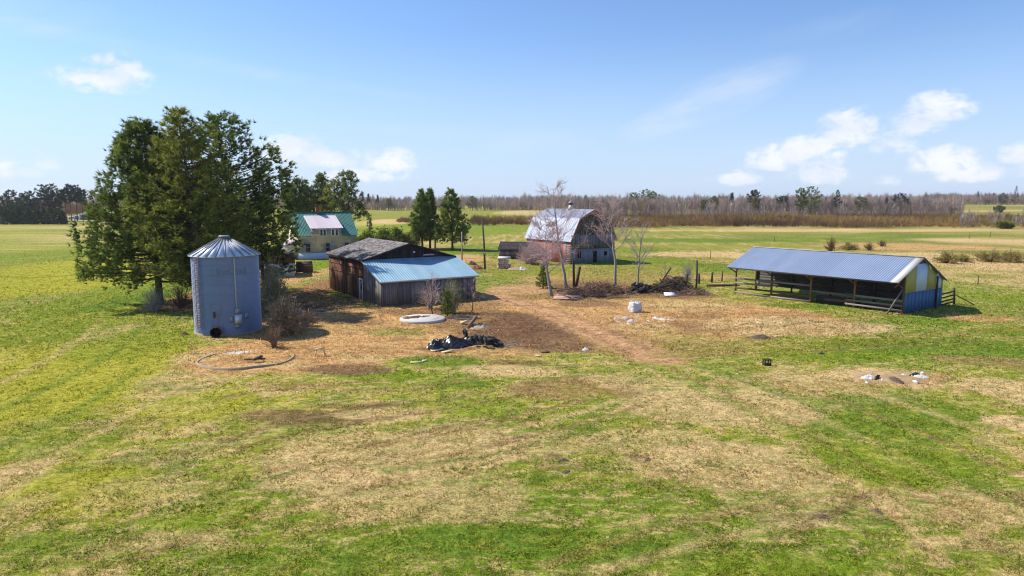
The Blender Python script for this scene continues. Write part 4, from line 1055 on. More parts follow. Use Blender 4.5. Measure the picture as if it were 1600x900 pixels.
# ------------------------------------------------------------------ trees
def conifer_meshes(H, Rm, prof, base=.15, nb=110, tufts=20, tsize=.45, twid=.07, nbl=12, rise=(.1, .5), seed=1, lean=(0, 0), r0=.28, lobes=.35, clump=1.0, tj=.2, curve=.25, az_w=None, spread=.55, whorl=0, pom=0.0):
    """bark mesh (trunk and limbs) and a crown of needle sprays; prof(t) gives the reach at height fraction t"""
    rs = np.random.default_rng(seed)
    bk = MB(); bk.smooth = True; cr = MB()
    ts = np.linspace(0, 1, 12)
    wob = np.cumsum(rs.normal(size=(12, 2)) * .012 * H / 3, 0)
    tx = lean[0] * ts ** 1.4 + wob[:, 0] * ts; ty = lean[1] * ts ** 1.4 + wob[:, 1] * ts
    tp = np.stack([tx, ty, ts * H - .2 * (ts == 0)], 1)
    bk.tube(tp, r0 * (1.15 * (ts == 0) + (ts > 0)) * (1 - ts) ** .75 + .02, 8, .5)
    CC, DD, TT = [], [], []
    for k in range(nb):
        t = base + (1 - base) * ((k + rs.random()) / nb) ** .95
        if whorl: t = min(.99, (math.floor(t * whorl) + .5 + rs.normal() * .13) / whorl)
        a = k * 2.39996 + rs.normal() * .35
        lob = min(1.18, 1 + lobes * math.sin(a * 2 + seed + t * 9) + lobes * .7 * rs.normal())
        w = 1.0 if az_w is None else az_w(a, t)
        ln = max(.3, Rm * prof(t) * max(.35, lob) * w)
        p0 = np.array([np.interp(t, ts, tx), np.interp(t, ts, ty), t * H])
        up = rise[0] + (rise[1] - rise[0]) * t
        s = np.linspace(0, 1, 6)
        d = np.array([math.cos(a), math.sin(a)])
        side = np.array([-d[1], d[0]]) * rs.normal() * .15
        pts = np.stack([p0[0] + ln * (d[0] * s + side[0] * s ** 2), p0[1] + ln * (d[1] * s + side[1] * s ** 2), p0[2] + ln * (up * s - curve * s * (1 - s) * 1.6 + .06 * rs.normal())], 1)
        bk.tube(pts, (.015 + .013 * ln ** .9 * r0 / .28) * (1 - s * .85), 4, .4, cap=False)
        n = max(4, int(tufts * (ln / Rm) ** .8))
        sp = rs.uniform(.25, 1.0, n) ** .75
        lat = rs.normal(size=n) * .22 * ln * (1.15 - sp)
        if pom:        # needles gathered in tight clumps along the bough
            nc = max(3, n // 8); cs = rs.uniform(.25, 1.0, nc) ** .7; cs[0] = 1.0; pick = rs.integers(0, nc, n)
            sp = cs[pick]; lat = (rs.normal(size=nc) * .26 * ln * (1.2 - cs))[pick]
        c = np.stack([np.interp(sp, s, pts[:, i]) for i in range(3)], 1)
        c[:, 0] += -d[1] * lat; c[:, 1] += d[0] * lat; c[:, 2] += rs.normal(size=n) * (.035 if whorl else .07) * ln + .06 * abs(rs.normal())
        if pom: c += rs.normal(size=c.shape) * pom * np.array([1, 1, .6])
        dd = np.stack([d[0] + -d[1] * lat / ln, d[1] + d[0] * lat / ln, np.full(n, .45)], 1)
        CC.append(c); DD.append(dd); TT.append(np.full(n, .5 + tj * rs.normal()) + tj * .7 * rs.normal(size=n))
    top = np.array([[tx[-1], ty[-1], H - .3], [tx[-1], ty[-1], H]]); CC.append(top); DD.append(np.array([[0, 0, 1.0]] * 2)); TT.append(np.full(2, .5))
    CC = np.concatenate(CC); DD = np.concatenate(DD); TT = np.concatenate(TT)
    cr.blades(CC, DD, tsize * rs.uniform(.7, 1.3, len(CC)) * clump, twid, nbl, spread, TT, .2)
    return bk, cr

def conifer(name, label, cat, x, y, needle, group=None, bark='bark', z=None, **kw):
    t = thing(name, label, cat, x, y, 0, group, z)
    bk, cr = conifer_meshes(**kw)
    bk.build('trunk', M[bark], t); cr.build('crown', M[needle], t)
    return t

pine_prof = lambda t: max(.12, min(1.0, 1.25 - .25 * t) * (1 - max(0, t - .25) / .82) ** .72)
# the big stand by the grain bin
x, y = site(250, 476)
conifer('tall_pine', 'tall dark pine with sweeping low boughs left of the grain bin', 'pine tree', x, y, 'needle_dark', 'big pines beside the grain bin', H=18.6, Rm=6.4,
        prof=lambda t: (1.0 if t < .40 else 1.0 - .88 * ((t - .40) / .60) ** 1.05), base=.15, nb=280, tufts=44, tsize=.55, twid=.10, nbl=11, pom=.24, rise=(-.10, .45), seed=5, lean=(-.6, .5), r0=.36, lobes=.22,
        az_w=lambda a, t: .92 if math.cos(a) < -.2 else .8, spread=.6, curve=.12)
x, y = site(320, 484)
conifer('tall_spruce', 'tallest tree of the stand with olive feathery boughs behind the grain bin', 'spruce tree', x, y, 'needle_olive', 'big pines beside the grain bin', H=19.8, Rm=7.4,
        prof=lambda t: max(.06, (1 - t) ** .58 * (.90 if t > .3 else .85)), base=.15, nb=230, tufts=38, tsize=.5, twid=.08, nbl=10, whorl=19, rise=(.0, .6), seed=9, lean=(-1.6, 0), r0=.38, lobes=.36, az_w=lambda a, t: 1.0, spread=.62)
x, y = site(372, 462)
conifer('tall_pine', 'tall dark pine with open right side standing over the farmhouse end', 'pine tree', x, y, 'needle_dark', 'big pines beside the grain bin', H=19.8, Rm=8.0,
        prof=lambda t: (.82 if t < .45 else (.82 - .70 * ((t - .45) / .55) ** 1.4)), base=.2, nb=200, tufts=40, tsize=.52, twid=.10, nbl=11, pom=.24, rise=(-.02, .6), seed=14, lean=(-1.4, 0), r0=.36, lobes=.36, az_w=lambda a, t: 1.0, spread=.5)
x, y = site(412, 458)
conifer('small_pine', 'shorter dark pine between the grain bin and the white outbuilding', 'pine tree', x, y, 'needle_dark', 'big pines beside the grain bin', pom=.22, H=13.4, Rm=4.7,
        prof=lambda t: max(.15, (1 - t) ** .5), base=.18, nb=80, tufts=26, tsize=.55, twid=.09, nbl=13, rise=(-.1, .6), seed=21, r0=.22, lobes=.4, spread=.5)
x, y = site(300, 470)
conifer('leaning_pine', 'dark leaning pine with mostly bare trunk inside the big stand', 'pine tree', x, y + 4, 'needle_olive', 'big pines beside the grain bin', H=15.5, Rm=4.4,
        prof=lambda t: max(.2, (1 - t) ** .5), base=.30, nb=75, tufts=24, tsize=.5, twid=.085, nbl=12, rise=(0, .5), seed=27, lean=(1.5, 0), r0=.26, lobes=.4)

# pines behind the farmhouse
BACK = [(470, 170, 15.6, 3.6, 'needle_dark', 'open dark pine rising behind the left end of the green roof', 31, .35), (484, 176, 14.0, 3.2, 'needle_dark', 'shorter dark pine behind the green roof next to the chimney', 32, .4), (506, 172, 17.0, 2.8, 'needle_dark', 'thin topped pine straight behind the brick chimney', 33, .45),
        (524, 168, 15.4, 4.2, 'needle_olive', 'bushy olive green pine behind the right half of the green roof', 34, .12), (546, 166, 17.4, 4.4, 'needle_dark', 'largest dark pine at the right end of the green roof', 35, .33), (456, 168, 14.2, 3.4, 'needle_dark', 'dark pine half hidden behind the big stand beside the farmhouse', 36, .3)]
for px, yy, H_, R_, nm, lb, sd, bs in BACK:
    conifer('pine', lb, 'pine tree', along(px, yy), yy, nm, 'pines behind the farmhouse', H=H_, Rm=R_, prof=lambda t: max(.25, (1 - t) ** .45 * (.6 + .4 * min(1, t * 2))), base=bs, nb=80, tufts=26, pom=.35, tsize=.7, twid=.14, nbl=10, rise=(.05, .5), seed=sd, r0=.22, lobes=.4)
# spruces in the middle field
MID = [(660, 152, 13.0, 3.1, 'left one of the three dark spruces behind the low shed', 41), (672, 155, 13.2, 2.9, 'middle one of the three dark spruces, twin topped with its neighbour', 42), (707, 150, 13.0, 4.3, 'broadest of the three spruces, nearest the utility poles', 43)]
for px, yy, H_, R_, lb, sd in MID:
    conifer('spruce', lb, 'spruce tree', along(px, yy), yy, 'needle_green', 'spruces in the middle field', H=H_, Rm=R_, prof=lambda t: max(.08, (1 - t) ** .7 * (.75 + .35 * min(1, t * 3))), base=.16, nb=150, tufts=22, tsize=.62, twid=.13, nbl=11, rise=(.0, .5), seed=sd, r0=.24, lobes=.2, spread=.6)
x = along(680, 150); st_ = thing('dead_trunk', 'pale grey dead trunk between the spruces behind the shed', 'dead tree', x, 150)
b = MB(); b.tube([(0, 0, -.2), (.05, 0, 3), (0, .1, 6.0)], [.22, .18, .12], 7); b.build('trunk', M['bark_pale'], st_)

# bushes right of the farmhouse
JUN = [(575, 150, 3.9, 2.3, 'rounded dark bush at the right corner of the farmhouse', 51), (598, 154, 4.6, 3.0, 'largest rounded bush right of the farmhouse', 52), (622, 158, 4.3, 2.6, 'rounded bush furthest from the farmhouse, near the spruces', 53), (562, 146, 3.0, 1.8, 'small dark bush touching the farmhouse corner', 54), (640, 160, 3.0, 2.2, 'low yellowish bush between the rounded bushes and the spruces', 55)]
def bush(name, lb, cat, x, y, H, Rr, leaf, wood, seed, n=60, tufts=16, tsize=.4, twid=.1, nbl=10, group=None, z=None):
    rs = np.random.default_rng(seed)
    t = thing(name, lb, cat, x, y, 0, group, z)
    st, cr = MB(), MB(); CC, DD = [], []
    for k in range(n):
        a = rs.uniform(0, 6.283); e = rs.uniform(.1, 1.45)
        L_ = rs.uniform(.65, 1.08)
        tip = np.array([math.cos(a) * math.cos(e) * Rr, math.sin(a) * math.cos(e) * Rr, math.sin(e) * H]) * L_
        s = np.linspace(0, 1, 5)[:, None]
        p = np.array([rs.normal() * .12, rs.normal() * .12, -.05]) * (1 - s) + tip * s + np.array([0, 0, .12 * H]) * (s * (1 - s)) * 2 + rs.normal(size=(5, 3)) * .03 * H * s
        st.tube(p, (.012 + .008 * H) * (1 - .8 * s[:, 0]), 3, rs.random(), cap=False)
        for j in range(7 if not leaf else 3):
            g0 = rs.uniform(.2, .9); p1 = np.array([np.interp(g0, s[:, 0], p[:, i]) for i in range(3)]); dv = tip / np.linalg.norm(tip) + rs.normal(size=3) * .55; dv[2] = abs(dv[2]); dv /= np.linalg.norm(dv)
            st.tube(p1 + np.outer(np.linspace(0, 1, 3), dv) * np.linalg.norm(tip) * rs.uniform(.25, .5), (.004 + .004 * H) * np.array([1, .7, .3]), 3, rs.random(), cap=False)
        q = rs.uniform(.35, 1, tufts); c = np.stack([np.interp(q, s[:, 0], p[:, i]) for i in range(3)], 1) + rs.normal(size=(tufts, 3)) * .09 * H
        c[:, 2] = np.maximum(c[:, 2], .05)
        CC.append(c); DD.append(np.broadcast_to(tip / np.linalg.norm(tip) + np.array([0, 0, .3]), c.shape))
    st.build('stems', M[wood], t)
    if leaf:
        cr.blades(np.concatenate(CC), np.concatenate(DD), tsize, twid, nbl, .8, .5 + .2 * rs.normal(size=len(np.concatenate(CC))), .2); cr.build('foliage', M[leaf], t)
    return t
for px, yy, H_, R_, lb, sd in JUN:
    bush('rounded_bush', lb, 'bush', along(px, yy), yy, H_, R_, 'needle_green' if sd != 55 else 'leaf_olive', 'bark', sd, 60, 22, .45, .13, 9, 'rounded bushes right of the farmhouse')
conifer('young_spruce', 'thin young spruce poking up from the rounded bushes', 'spruce tree', along(579, 160), 160, 'needle_dark', H=7.6, Rm=1.2, prof=lambda t: max(.1, 1 - t), base=.2, nb=50, tufts=10, tsize=.5, twid=.12, nbl=8, seed=58, r0=.1)
# shrubs by the grain bin
x, y = site(418, 492); bush('willow_bush', 'tall olive willow bush pressed against the right side of the grain bin', 'bush', x, y + 2, 4.4, 1.9, 'leaf_olive', 'twig_grey', 61, 80, 14, .22, .05, 6)
x, y = site(408, 474); bush('willow_bush', 'dusky willow bush growing just behind the grain bin', 'bush', x, y + 3, 4.6, 1.8, 'leaf_olive', 'twig_grey', 65, 70, 12, .22, .05, 6)
x, y = site(436, 528); bush('dry_bush', 'tan dry leaved bush in front of the grain bin on the right', 'bush', x, y + 1.5, 2.9, 2.0, 'leaf_tan', 'twig', 62, 110, 20, .2, .06, 7)
x, y = site(428, 543); bush('red_twig_bush', 'small bare reddish bush beside the round concrete ring', 'bush', x, y, 1.6, 1.1, None, 'stick', 63, 45)
x, y = site(478, 510); bush('brown_bush', 'brown twiggy bush by the path from the shed', 'bush', x, y, 1.5, 1.3, None, 'stick', 64, 90)
x, y = site(250, 486); bush('under_bush', 'bare grey brush round the foot of the left pine', 'bush', x - .6, y, 2.4, 1.6, None, 'twig_grey', 66, 60)
x, y = site(284, 480); bush('under_bush', 'bare brown brush between the left pine and the grain bin', 'bush', x, y, 2.6, 1.9, None, 'stick', 67, 70)
x, y = site(478, 497)
fr = thing('fallen_branches', 'grey bent dead branches arching over the path near the brown bush', 'dead branches', x, y)
b = MB()
for k in range(16):
    a = random.uniform(0, 6.28); L_ = random.uniform(1.2, 3.0); s = np.linspace(0, 1, 6)
    b.tube(np.stack([L_ * s * math.cos(a) + .2 * k * .1, L_ * s * math.sin(a), .1 + L_ * .9 * s * (1.1 - s) * random.uniform(.6, 1.6)], 1), .035 * (1.1 - s), 4, random.random(), cap=False)
b.build('branches', M['twig_grey'], fr)

# bare trees
def bare_meshes(trunk, r0, n1, l1, seed, start=.3, up=.6, n2=9, n3=6, tw=1.0, buds=0):
    rs = np.random.default_rng(seed)
    tk, cr = MB(), MB(); tk.smooth = True
    trunk = np.asarray(trunk, float); m = len(trunk); s = np.linspace(0, 1, m)
    ss = np.linspace(0, 1, 14); tp = np.stack([np.interp(ss, s, trunk[:, i]) for i in range(3)], 1)
    tp[1:-1, :2] += rs.normal(size=(12, 2)) * .05
    tk.tube(tp, r0 * (1 - ss) ** .8 + .012, 8, .5)
    tips = []
    def limb(p, d, L_, r, n, mb, t):
        k = 5; q = np.linspace(0, 1, k)
        bend = rs.normal(size=3) * .18
        pts = p + np.outer(q, d) * L_ + np.outer(q ** 2, bend + np.array([0, 0, .12])) * L_ + rs.normal(size=(k, 3)) * .02 * L_ * q[:, None]
        mb.tube(pts, r * (1 - .8 * q), n, t, cap=False); return pts
    for i in range(n1):
        f = start + (1 - start) * (i + rs.random()) / n1; f = min(f, .98)
        p = np.array([np.interp(f, ss, tp[:, j]) for j in range(3)])
        a = i * 2.4 + rs.normal() * .4
        d = np.array([math.cos(a), math.sin(a), up + .5 * f + rs.normal() * .2]); d /= np.linalg.norm(d)
        L1 = l1 * (1.1 - .6 * f) * rs.uniform(.7, 1.25)
        P1 = limb(p, d, L1, r0 * .33 * (1.05 - f * .7), 5, tk, .5)
        for j in range(n2):
            g_ = rs.uniform(.25, 1.0); p2 = np.array([np.interp(g_, np.linspace(0, 1, 5), P1[:, c]) for c in range(3)])
            d2 = d + rs.normal(size=3) * .55 + np.array([0, 0, .15]); d2 /= np.linalg.norm(d2)
            L2 = L1 * rs.uniform(.28, .5); P2 = limb(p2, d2, L2, .022 * tw, 3, cr, rs.random())
            for k in range(n3):
                g_ = rs.uniform(.2, 1.0); p3 = np.array([np.interp(g_, np.linspace(0, 1, 5), P2[:, c]) for c in range(3)])
                d3 = d2 + rs.normal(size=3) * .6; d3 /= np.linalg.norm(d3)
                P3_ = limb(p3, d3, L2 * rs.uniform(.35, .7), .0125 * tw, 3, cr, rs.random()); tips.append(P3_[-1]); tips.append(P3_[2])
    if buds:
        tips = np.array(tips); cr.blades(tips, np.broadcast_to([0, 0, 1.0], tips.shape), .10 * buds, .035 * buds, 3, 1.0, .7, .3)
    return tk, cr
def bare_tree(name, lb, cat, x, y, twig, group=None, bark='bark_pale', **kw):
    t = thing(name, lb, cat, x, y, 0, group); tk, cr = bare_meshes(**kw)
    tk.build('trunk', M[bark], t); cr.build('crown', M[twig], t); return t
GB_ = 'bare trees by the yard track'
x, y = site(862, 462)
bare_tree('bare_tree', 'leaning bare tree with pinkish twigs next to the red and white boards', 'bare tree', x, y, 'twig', GB_, trunk=[(0, 0, -.2), (-.5, .2, 2.5), (-.75, .3, 5), (-.6, .4, 8.0)], r0=.20, n1=17, l1=3.4, seed=71, start=.30, up=.35, n2=11, n3=7, tw=1.15, buds=1)
x, y = site(886, 451)
bare_tree('bare_tree', 'tallest bare birch, its thin top reaching above the barn cupola', 'bare tree', x, y, 'twig', GB_, trunk=[(0, 0, -.2), (-.55, .2, 3), (-1.2, .3, 6.5), (-1.5, .3, 9.2), (-1.8, .4, 12.4)], r0=.19, n1=20, l1=3.3, seed=72, start=.28, up=.5, n2=9, n3=6, tw=1.1, buds=.9)
x, y = site(962, 447)
bare_tree('bare_tree', 'bare tree with pink twigs in front of the right edge of the barn', 'bare tree', x, y, 'twig', GB_, trunk=[(0, 0, -.2), (-.1, 0, 3), (-.45, .1, 6), (-.8, .2, 8.0), (-.9, .2, 10.3)], r0=.18, n1=20, l1=3.2, seed=73, start=.34, up=.5, n2=10, n3=6, tw=1.1, buds=.9)
x, y = site(996, 446)
bare_tree('bare_tree', 'small grey bare tree with forked trunk behind the dark tyre heap', 'bare tree', x, y, 'twig_grey', GB_, trunk=[(0, 0, -.2), (.1, 0, 2), (.2, 0, 4), (.6, .2, 7.2)], r0=.14, n1=16, l1=2.6, seed=74, start=.28, up=1.0, n2=8, n3=5, tw=.9)
x, y = site(1040, 446)
bare_tree('bare_sapling', 'faint leafless sapling rising behind the brush heap', 'sapling', x, y + 1, 'twig_grey', None, trunk=[(0, 0, -.1), (.1, 0, 1.5), (.1, 0, 3.3)], r0=.04, n1=9, l1=1.1, seed=75, start=.3, up=1.0, n2=4, n3=3, tw=.6)
x, y = site(1074, 437); bush('bare_bush', 'thin leafless bush among the old fence posts', 'bush', x, y, 2.3, 1.3, None, 'twig_grey', 76, 50)
x = along(838, 118); bush('lilac_bush', 'big leafless bush against the red side of the barn', 'bush', x - .8, 117, 4.2, 3.0, None, 'twig', 77, 130)
x = along(815, 121); bush('lilac_bush', 'leafless bush covering the right end of the little dark shed', 'bush', x + 1.2, 119, 3.0, 2.4, None, 'twig', 78, 110)
x, y = site(897, 451); tk = thing('cut_trunk', 'straight upright cut trunk next to the tall birch', 'tree stump', x, y); b = MB(); b.tube([(0, 0, -.2), (-.05, 0, 1.5), (-.1, 0, 3.6)], [.17, .15, .13], 8); b.build('trunk', M['post'], tk)
x, y = site(902, 450); tk = thing('cut_trunk', 'tilted cut trunk leaning away from its upright neighbour', 'tree stump', x, y); b = MB(); b.tube([(-.25, 0, -.2), (.05, 0, 1.3), (.3, 0, 2.7)], [.2, .18, .15], 8); b.build('trunk', M['bark'], tk)
x, y = site(849, 452); conifer('young_fir', 'young dense green fir beside the leaning bare tree', 'fir tree', x, y + 1, 'needle_green', H=3.0, Rm=1.05, prof=lambda t: max(.08, 1 - t), base=.04, nb=70, tufts=10, tsize=.28, twid=.06, nbl=10, seed=81, r0=.07, lobes=.15)
# saplings in front of the lean-to
x, y = site(675, 494); bare_tree('sapling', 'slim sapling with a few yellowish leaves in front of the lean-to wall', 'sapling', x, y, 'twig', None, bark='bark', trunk=[(0, 0, -.1), (0, 0, 1.5), (.05, 0, 3.7)], r0=.05, n1=16, l1=1.35, seed=82, start=.28, up=.7, n2=7, n3=4, tw=.6)
x, y = site(672, 482); bush('leafing_bush', 'airy bush with olive buds close to the lean-to wall', 'bush', x, y, 3.0, 1.7, 'leaf_olive', 'twig', 83, 40, 5, .14, .05, 4)
x, y = site(706, 489); bush('leafing_bush', 'fresh lime green bush right behind the little spruce', 'bush', x, y, 3.3, 1.35, 'leaf_lime', 'twig_grey', 84, 60, 14, .14, .055, 6)
x, y = site(699, 494); conifer('little_spruce', 'little dark green spruce near the white concrete disc', 'spruce tree', x, y, 'needle_green', H=2.3, Rm=.72, prof=lambda t: max(.08, 1 - t), base=.04, nb=80, tufts=10, tsize=.2, twid=.045, nbl=10, seed=85, r0=.05, lobes=.15)
x, y = site(738, 487); bare_tree('sapling', 'thin reddish sapling before the right end of the lean-to wall', 'sapling', x, y, 'twig', None, bark='bark', trunk=[(0, 0, -.1), (.05, 0, 1.2), (0, 0, 2.9)], r0=.04, n1=12, l1=1.3, seed=86, start=.3, up=.6, n2=5, n3=4, tw=.55)
# field bushes on the right
FB = [(1298, 394, 3.0, 1.7, None, 'scrub', 'lone dark bare bush beyond the cattle shed roof'), (1480, 411, 1.9, 2.5, 'leaf_field', 'scrub', 'olive spreading bush in the straw beyond the striped wall'), (1505, 409, 1.3, 1.7, 'leaf_field', 'scrub', 'smaller bush touching the olive spreading one'), (1548, 409, 2.0, 3.6, 'leaf_field', 'scrub', 'broad mustard bush in the straw field'), (1582, 410, 1.9, 3.2, 'leaf_field', 'scrub', 'mustard bush at the far right end of the straw field'), (1358, 391, 1.8, 1.6, None, 'scrub', 'small brown bush in the straw behind the ridge of the cattle shed'), (1325, 390, 1.6, 2.6, 'leaf_field', 'scrub', 'low green bush next to the lone bare bush'), (1378, 385, 1.5, 1.3, None, 'scrub', 'tiny brown bush in the orange straw')]
for k, (px, py, H_, R_, lf, wd, lb) in enumerate(FB):
    x, y = site(px, py); bush('field_bush', lb, 'bush', x, y, H_, R_, lf, wd, 90 + k, 70, 10, .26, .09, 6, 'bushes in the straw field')

# ------------------------------------------------------------------ poles and posts
x, y = site(758, 421); p = thing('utility_pole', 'tall weathered utility pole behind the lean-to roof', 'utility pole', x, y)
b = MB(); b.tube([(0, 0, -.3), (-.15, 0, 4), (-.42, 0, 8.2)], [.17, .15, .12], 10); b.build('pole', M['pole'], p); b = MB(); b.box(-.10, .10, -.22, -.13, 2.4, 2.8); b.build('meter_box', M['dull_steel'], p)
x, y = site(722, 410); p = thing('utility_pole', 'slim pole standing beside the broadest spruce', 'utility pole', x, y)
b = MB(); b.tube([(0, 0, -.3), (0, 0, 5.4)], [.13, .10], 8); b.build('pole', M['bark_pale'], p); b = MB(); b.box(-.16, .16, -.05, .05, 5.2, 5.32); b.build('crossbar', M['bark_pale'], p)
OLD = [(1073, 440, 1.05, .15, 'shortest stump-like post left of the tall post'), (1088, 450, 3.5, .13, 'tall dark post standing clear above the row'), (1092, 443, 1.35, .16, 'thick post right beside the tall dark post'), (1112, 441, 1.4, .15, 'lone thick post above the fallen log'), (1128, 440, 1.4, .10, 'slender post nearest the cattle shed')]
for px, py, h_, r_, lb in OLD:
    x, y = site(px, py); p = tag(MB().tube([(0, 0, -.3), (.02, 0, h_ * .5), (random.uniform(-.05, .1), 0, h_)], [r_, r_ * .95, r_ * .85], 8).build('old_post', M['post']), lb, 'post', 'old posts by the cattle shed'); p.location = (x, y, tz(x, y))
FP = [(1110, 404, 1.5), (1303, 395, 1.2), (1515, 373, 1.8), (1547, 371, 1.7), (1384, 385, 1.4), (1528, 445, 1.25), (1210, 377, 1.5)]
for px, py, h_ in FP:
    x, y = site(px, py); p = tag(MB().tube([(0, 0, -.2), (.03, 0, h_)], [.06, .05], 6).build('fence_post', M['post']), 'thin dark fence post standing alone in the far field', 'fence post', 'lone fence posts in the field'); p.location = (x, y, tz(x, y))

# ------------------------------------------------------------------ yard litter
x, y = site(660, 500)
dc = thing('concrete_disc', 'round white concrete slab lying in front of the lean-to', 'concrete slab', x, y)
b = MB(); b.tube([(0, 0, -.1), (0, 0, .2), (0, 0, .24), (0, 0, .241)], [2.08, 2.08, 2.04, .01], 56); b.build('slab', M['concrete'], dc)
b = MB()
for k in range(90):
    a = random.uniform(1.2, 3.9); r_ = random.uniform(.5, 1.7); b.tube([(r_ * math.cos(a) - .3, r_ * math.sin(a) * .6, .25), (r_ * math.cos(a) + random.uniform(.1, .6) - .3, r_ * math.sin(a) * .6 + random.uniform(-.1, .1), .27)], .03, 4, random.random())
b.build('dead_twigs', M['stick'], dc)
x, y = site(385, 561)
rg_ = thing('concrete_ring', 'sunken round concrete ring filled with dry grass in front of the grain bin', 'foundation ring', x, y)
b = MB(); th = np.linspace(0, 2 * np.pi, 65)
prof = [(3.08, -.2), (3.19, -.2), (3.19, .10), (3.08, .10)]
vv = [(r_ * math.cos(t_), r_ * math.sin(t_), z_ if z_ < 0 else .045 - .11 * math.sin(t_) + .035 * math.sin(t_ * 5 + .6)) for t_ in th[:-1] for r_, z_ in prof]
b.add(vv, [[i * 4 + j, ((i + 1) % 64) * 4 + j, ((i + 1) % 64) * 4 + (j + 1) % 4, i * 4 + (j + 1) % 4] for i in range(64) for j in range(4)], .5); b.build('ring_wall', M['concrete_dim'], rg_)
b = MB(); b.beam((.2, -.9, .18), (1.6, -.8, .2), .12, .1, .3); b.beam((.9, -1.1, .2), (1.3, -.6, .34), .3, .12, .2); b.build('rotten_board', M['stick_dark'], rg_)

# black plastic sheet heap, tyres and boards
def crumple(name, lb, cat, x, y, lx, ly, h, m, seed, rz=0, n=40, rough=.35, group=None, edge=.7, jag=1.0):
    """a draped heap of sheeting: closed lumpy skin on the ground"""
    rs = np.random.default_rng(seed)
    u = np.linspace(-1, 1, n); U, V = np.meshgrid(u, u)
    r_ = np.maximum(abs(U), abs(V)) + 1e-6; q = np.hypot(U, V) + 1e-6
    px, py = U * r_ / q, V * r_ / q
    body = np.clip(1 - np.hypot(px, py), 0, 1) ** edge
    f = fbm(px * 2.6 + seed, py * 2.6, seed, 3); g_ = np.abs(fbm(px * 5 + seed * 2, py * 9, seed + 3, 3) - .5) * 2
    z = h * body * (.45 + 1.0 * f) * (1 - rough * .9 * g_) + jag * rough * .10 * h * rs.normal(size=px.shape) * body
    ex = 1 + .35 * (fbm(np.arctan2(py, px) * 1.5 + 9, px * 0 + seed, seed + 7, 3) - .5)
    v = np.stack([px * lx * ex, py * ly * ex, z - .03], -1).reshape(-1, 3)
    i = (np.arange(n - 1)[:, None] * n + np.arange(n - 1)[None]).ravel()
    b = MB(); b.smooth = jag < .5; b.add(v, np.stack([i, i + 1, i + n + 1, i + n], -1), .5 + .25 * (f.reshape(-1) - .5) * 2)
    rim = np.concatenate([np.arange(n), np.arange(2 * n - 1, n * n, n), np.arange(n * n - 2, n * (n - 1) - 1, -1), np.arange(n * (n - 2), 0, -n)])
    lo = v[rim].copy(); lo[:, 2] = -.2; k = len(rim)
    b.add(np.concatenate([v[rim], lo]), [[(j + 1) % k, j, k + j, k + (j + 1) % k] for j in range(k)], .3)
    o = tag(b.build(name, m), lb, cat, group); o.location = (x, y, tz(x, y)); o.rotation_euler = (0, 0, rz); return o
x, y = site(705, 540); crumple('plastic_sheet', 'crumpled black plastic silage sheet, the long left part of the heap', 'plastic sheet', x, y, 1.9, 1.2, .75, M['black_plastic'], 4, .35, 48, .8, edge=.55, jag=.12)
x, y = site(681, 546); crumple('plastic_sheet', 'raised flap of black plastic at the left end of the heap', 'plastic sheet', x, y, .6, .55, .95, M['black_plastic'], 6, .4, 24, .6, edge=.4, jag=.1)
x, y = site(752, 535); crumple('plastic_sheet', 'crumpled black plastic under the old tyres', 'plastic sheet', x, y, 1.9, 1.15, .7, M['black_plastic'], 8, -.15, 48, .8, edge=.55, jag=.12)
tyre_me = None
def tyre_mesh():
    b = MB(); b.smooth = True; n, m = 28, 12
    th = np.arange(n) * 2 * np.pi / n; ph = np.arange(m) * 2 * np.pi / m
    rr_ = .25 + np.cos(ph) * .10; zz_ = np.sign(np.sin(ph)) * np.abs(np.sin(ph)) ** .6 * .11
    v = np.stack([rr_[None] * np.cos(th)[:, None], rr_[None] * np.sin(th)[:, None], np.broadcast_to(zz_, (n, m))], -1).reshape(-1, 3)
    i = np.arange(n)[:, None]; j = np.arange(m)[None]
    f = np.stack([i * m + j, ((i + 1) % n) * m + j, ((i + 1) % n) * m + (j + 1) % m, i * m + (j + 1) % m], -1).reshape(-1, 4)
    b.add(v, f, .5); return b.mesh('tyre', M['rubber'])
TM = tyre_mesh()
def tyre(lb, group, x, y, z, rx, ry, sc=1.0):
    o = bpy.data.objects.new('tyre', TM); COL.objects.link(o); o.location = (x, y, z + tz(x, y)); o.rotation_euler = (rx, ry, random.uniform(0, 3)); o.scale = (sc,) * 3
    return tag(o, lb, 'tyre', group)
for px, py, z, rx, ry, sc, lb in [(727, 524, .80, 1.35, .3, 1.0, 'tyre standing upright on top where the two plastic heaps meet'), (738, 531, .55, .9, -.5, 1.0, 'tyre leaning just right of the upright one'), (745, 531, .72, .8, -.6, 1.0, 'tyre leaning on the middle of the right plastic heap'), (752, 533, .66, .9, -.7, 1.0, 'fourth tyre along the right plastic heap'),
                              (760, 534, .56, .9, -.5, 1.0, 'fifth tyre along the right plastic heap'), (770, 531, .52, .35, .1, 1.15, 'large tyre near the right end of the plastic heap'), (778, 540, .12, .05, .05, 1.25, 'flat tyre lying on the grass at the right end of the heap')]:
    x, y = site(px, py + 10 if z > .2 else py); tyre(lb, 'tyres on the black plastic', x, y, max(.12, z - .06), rx, ry, sc)
x, y = site(793, 541); p = thing('wire_hoop', 'thin grey wire hoops beside the flat tyre', 'wire', x, y); b = MB()
for k in range(3): b.tube([(.5 * math.cos(t_) + k * .25, .35 * math.sin(t_), .06 + .1 * k * abs(math.sin(t_))) for t_ in np.linspace(0, 5, 24)], .014, 4, cap=False)
b.build('wire', M['dull_steel'], p)
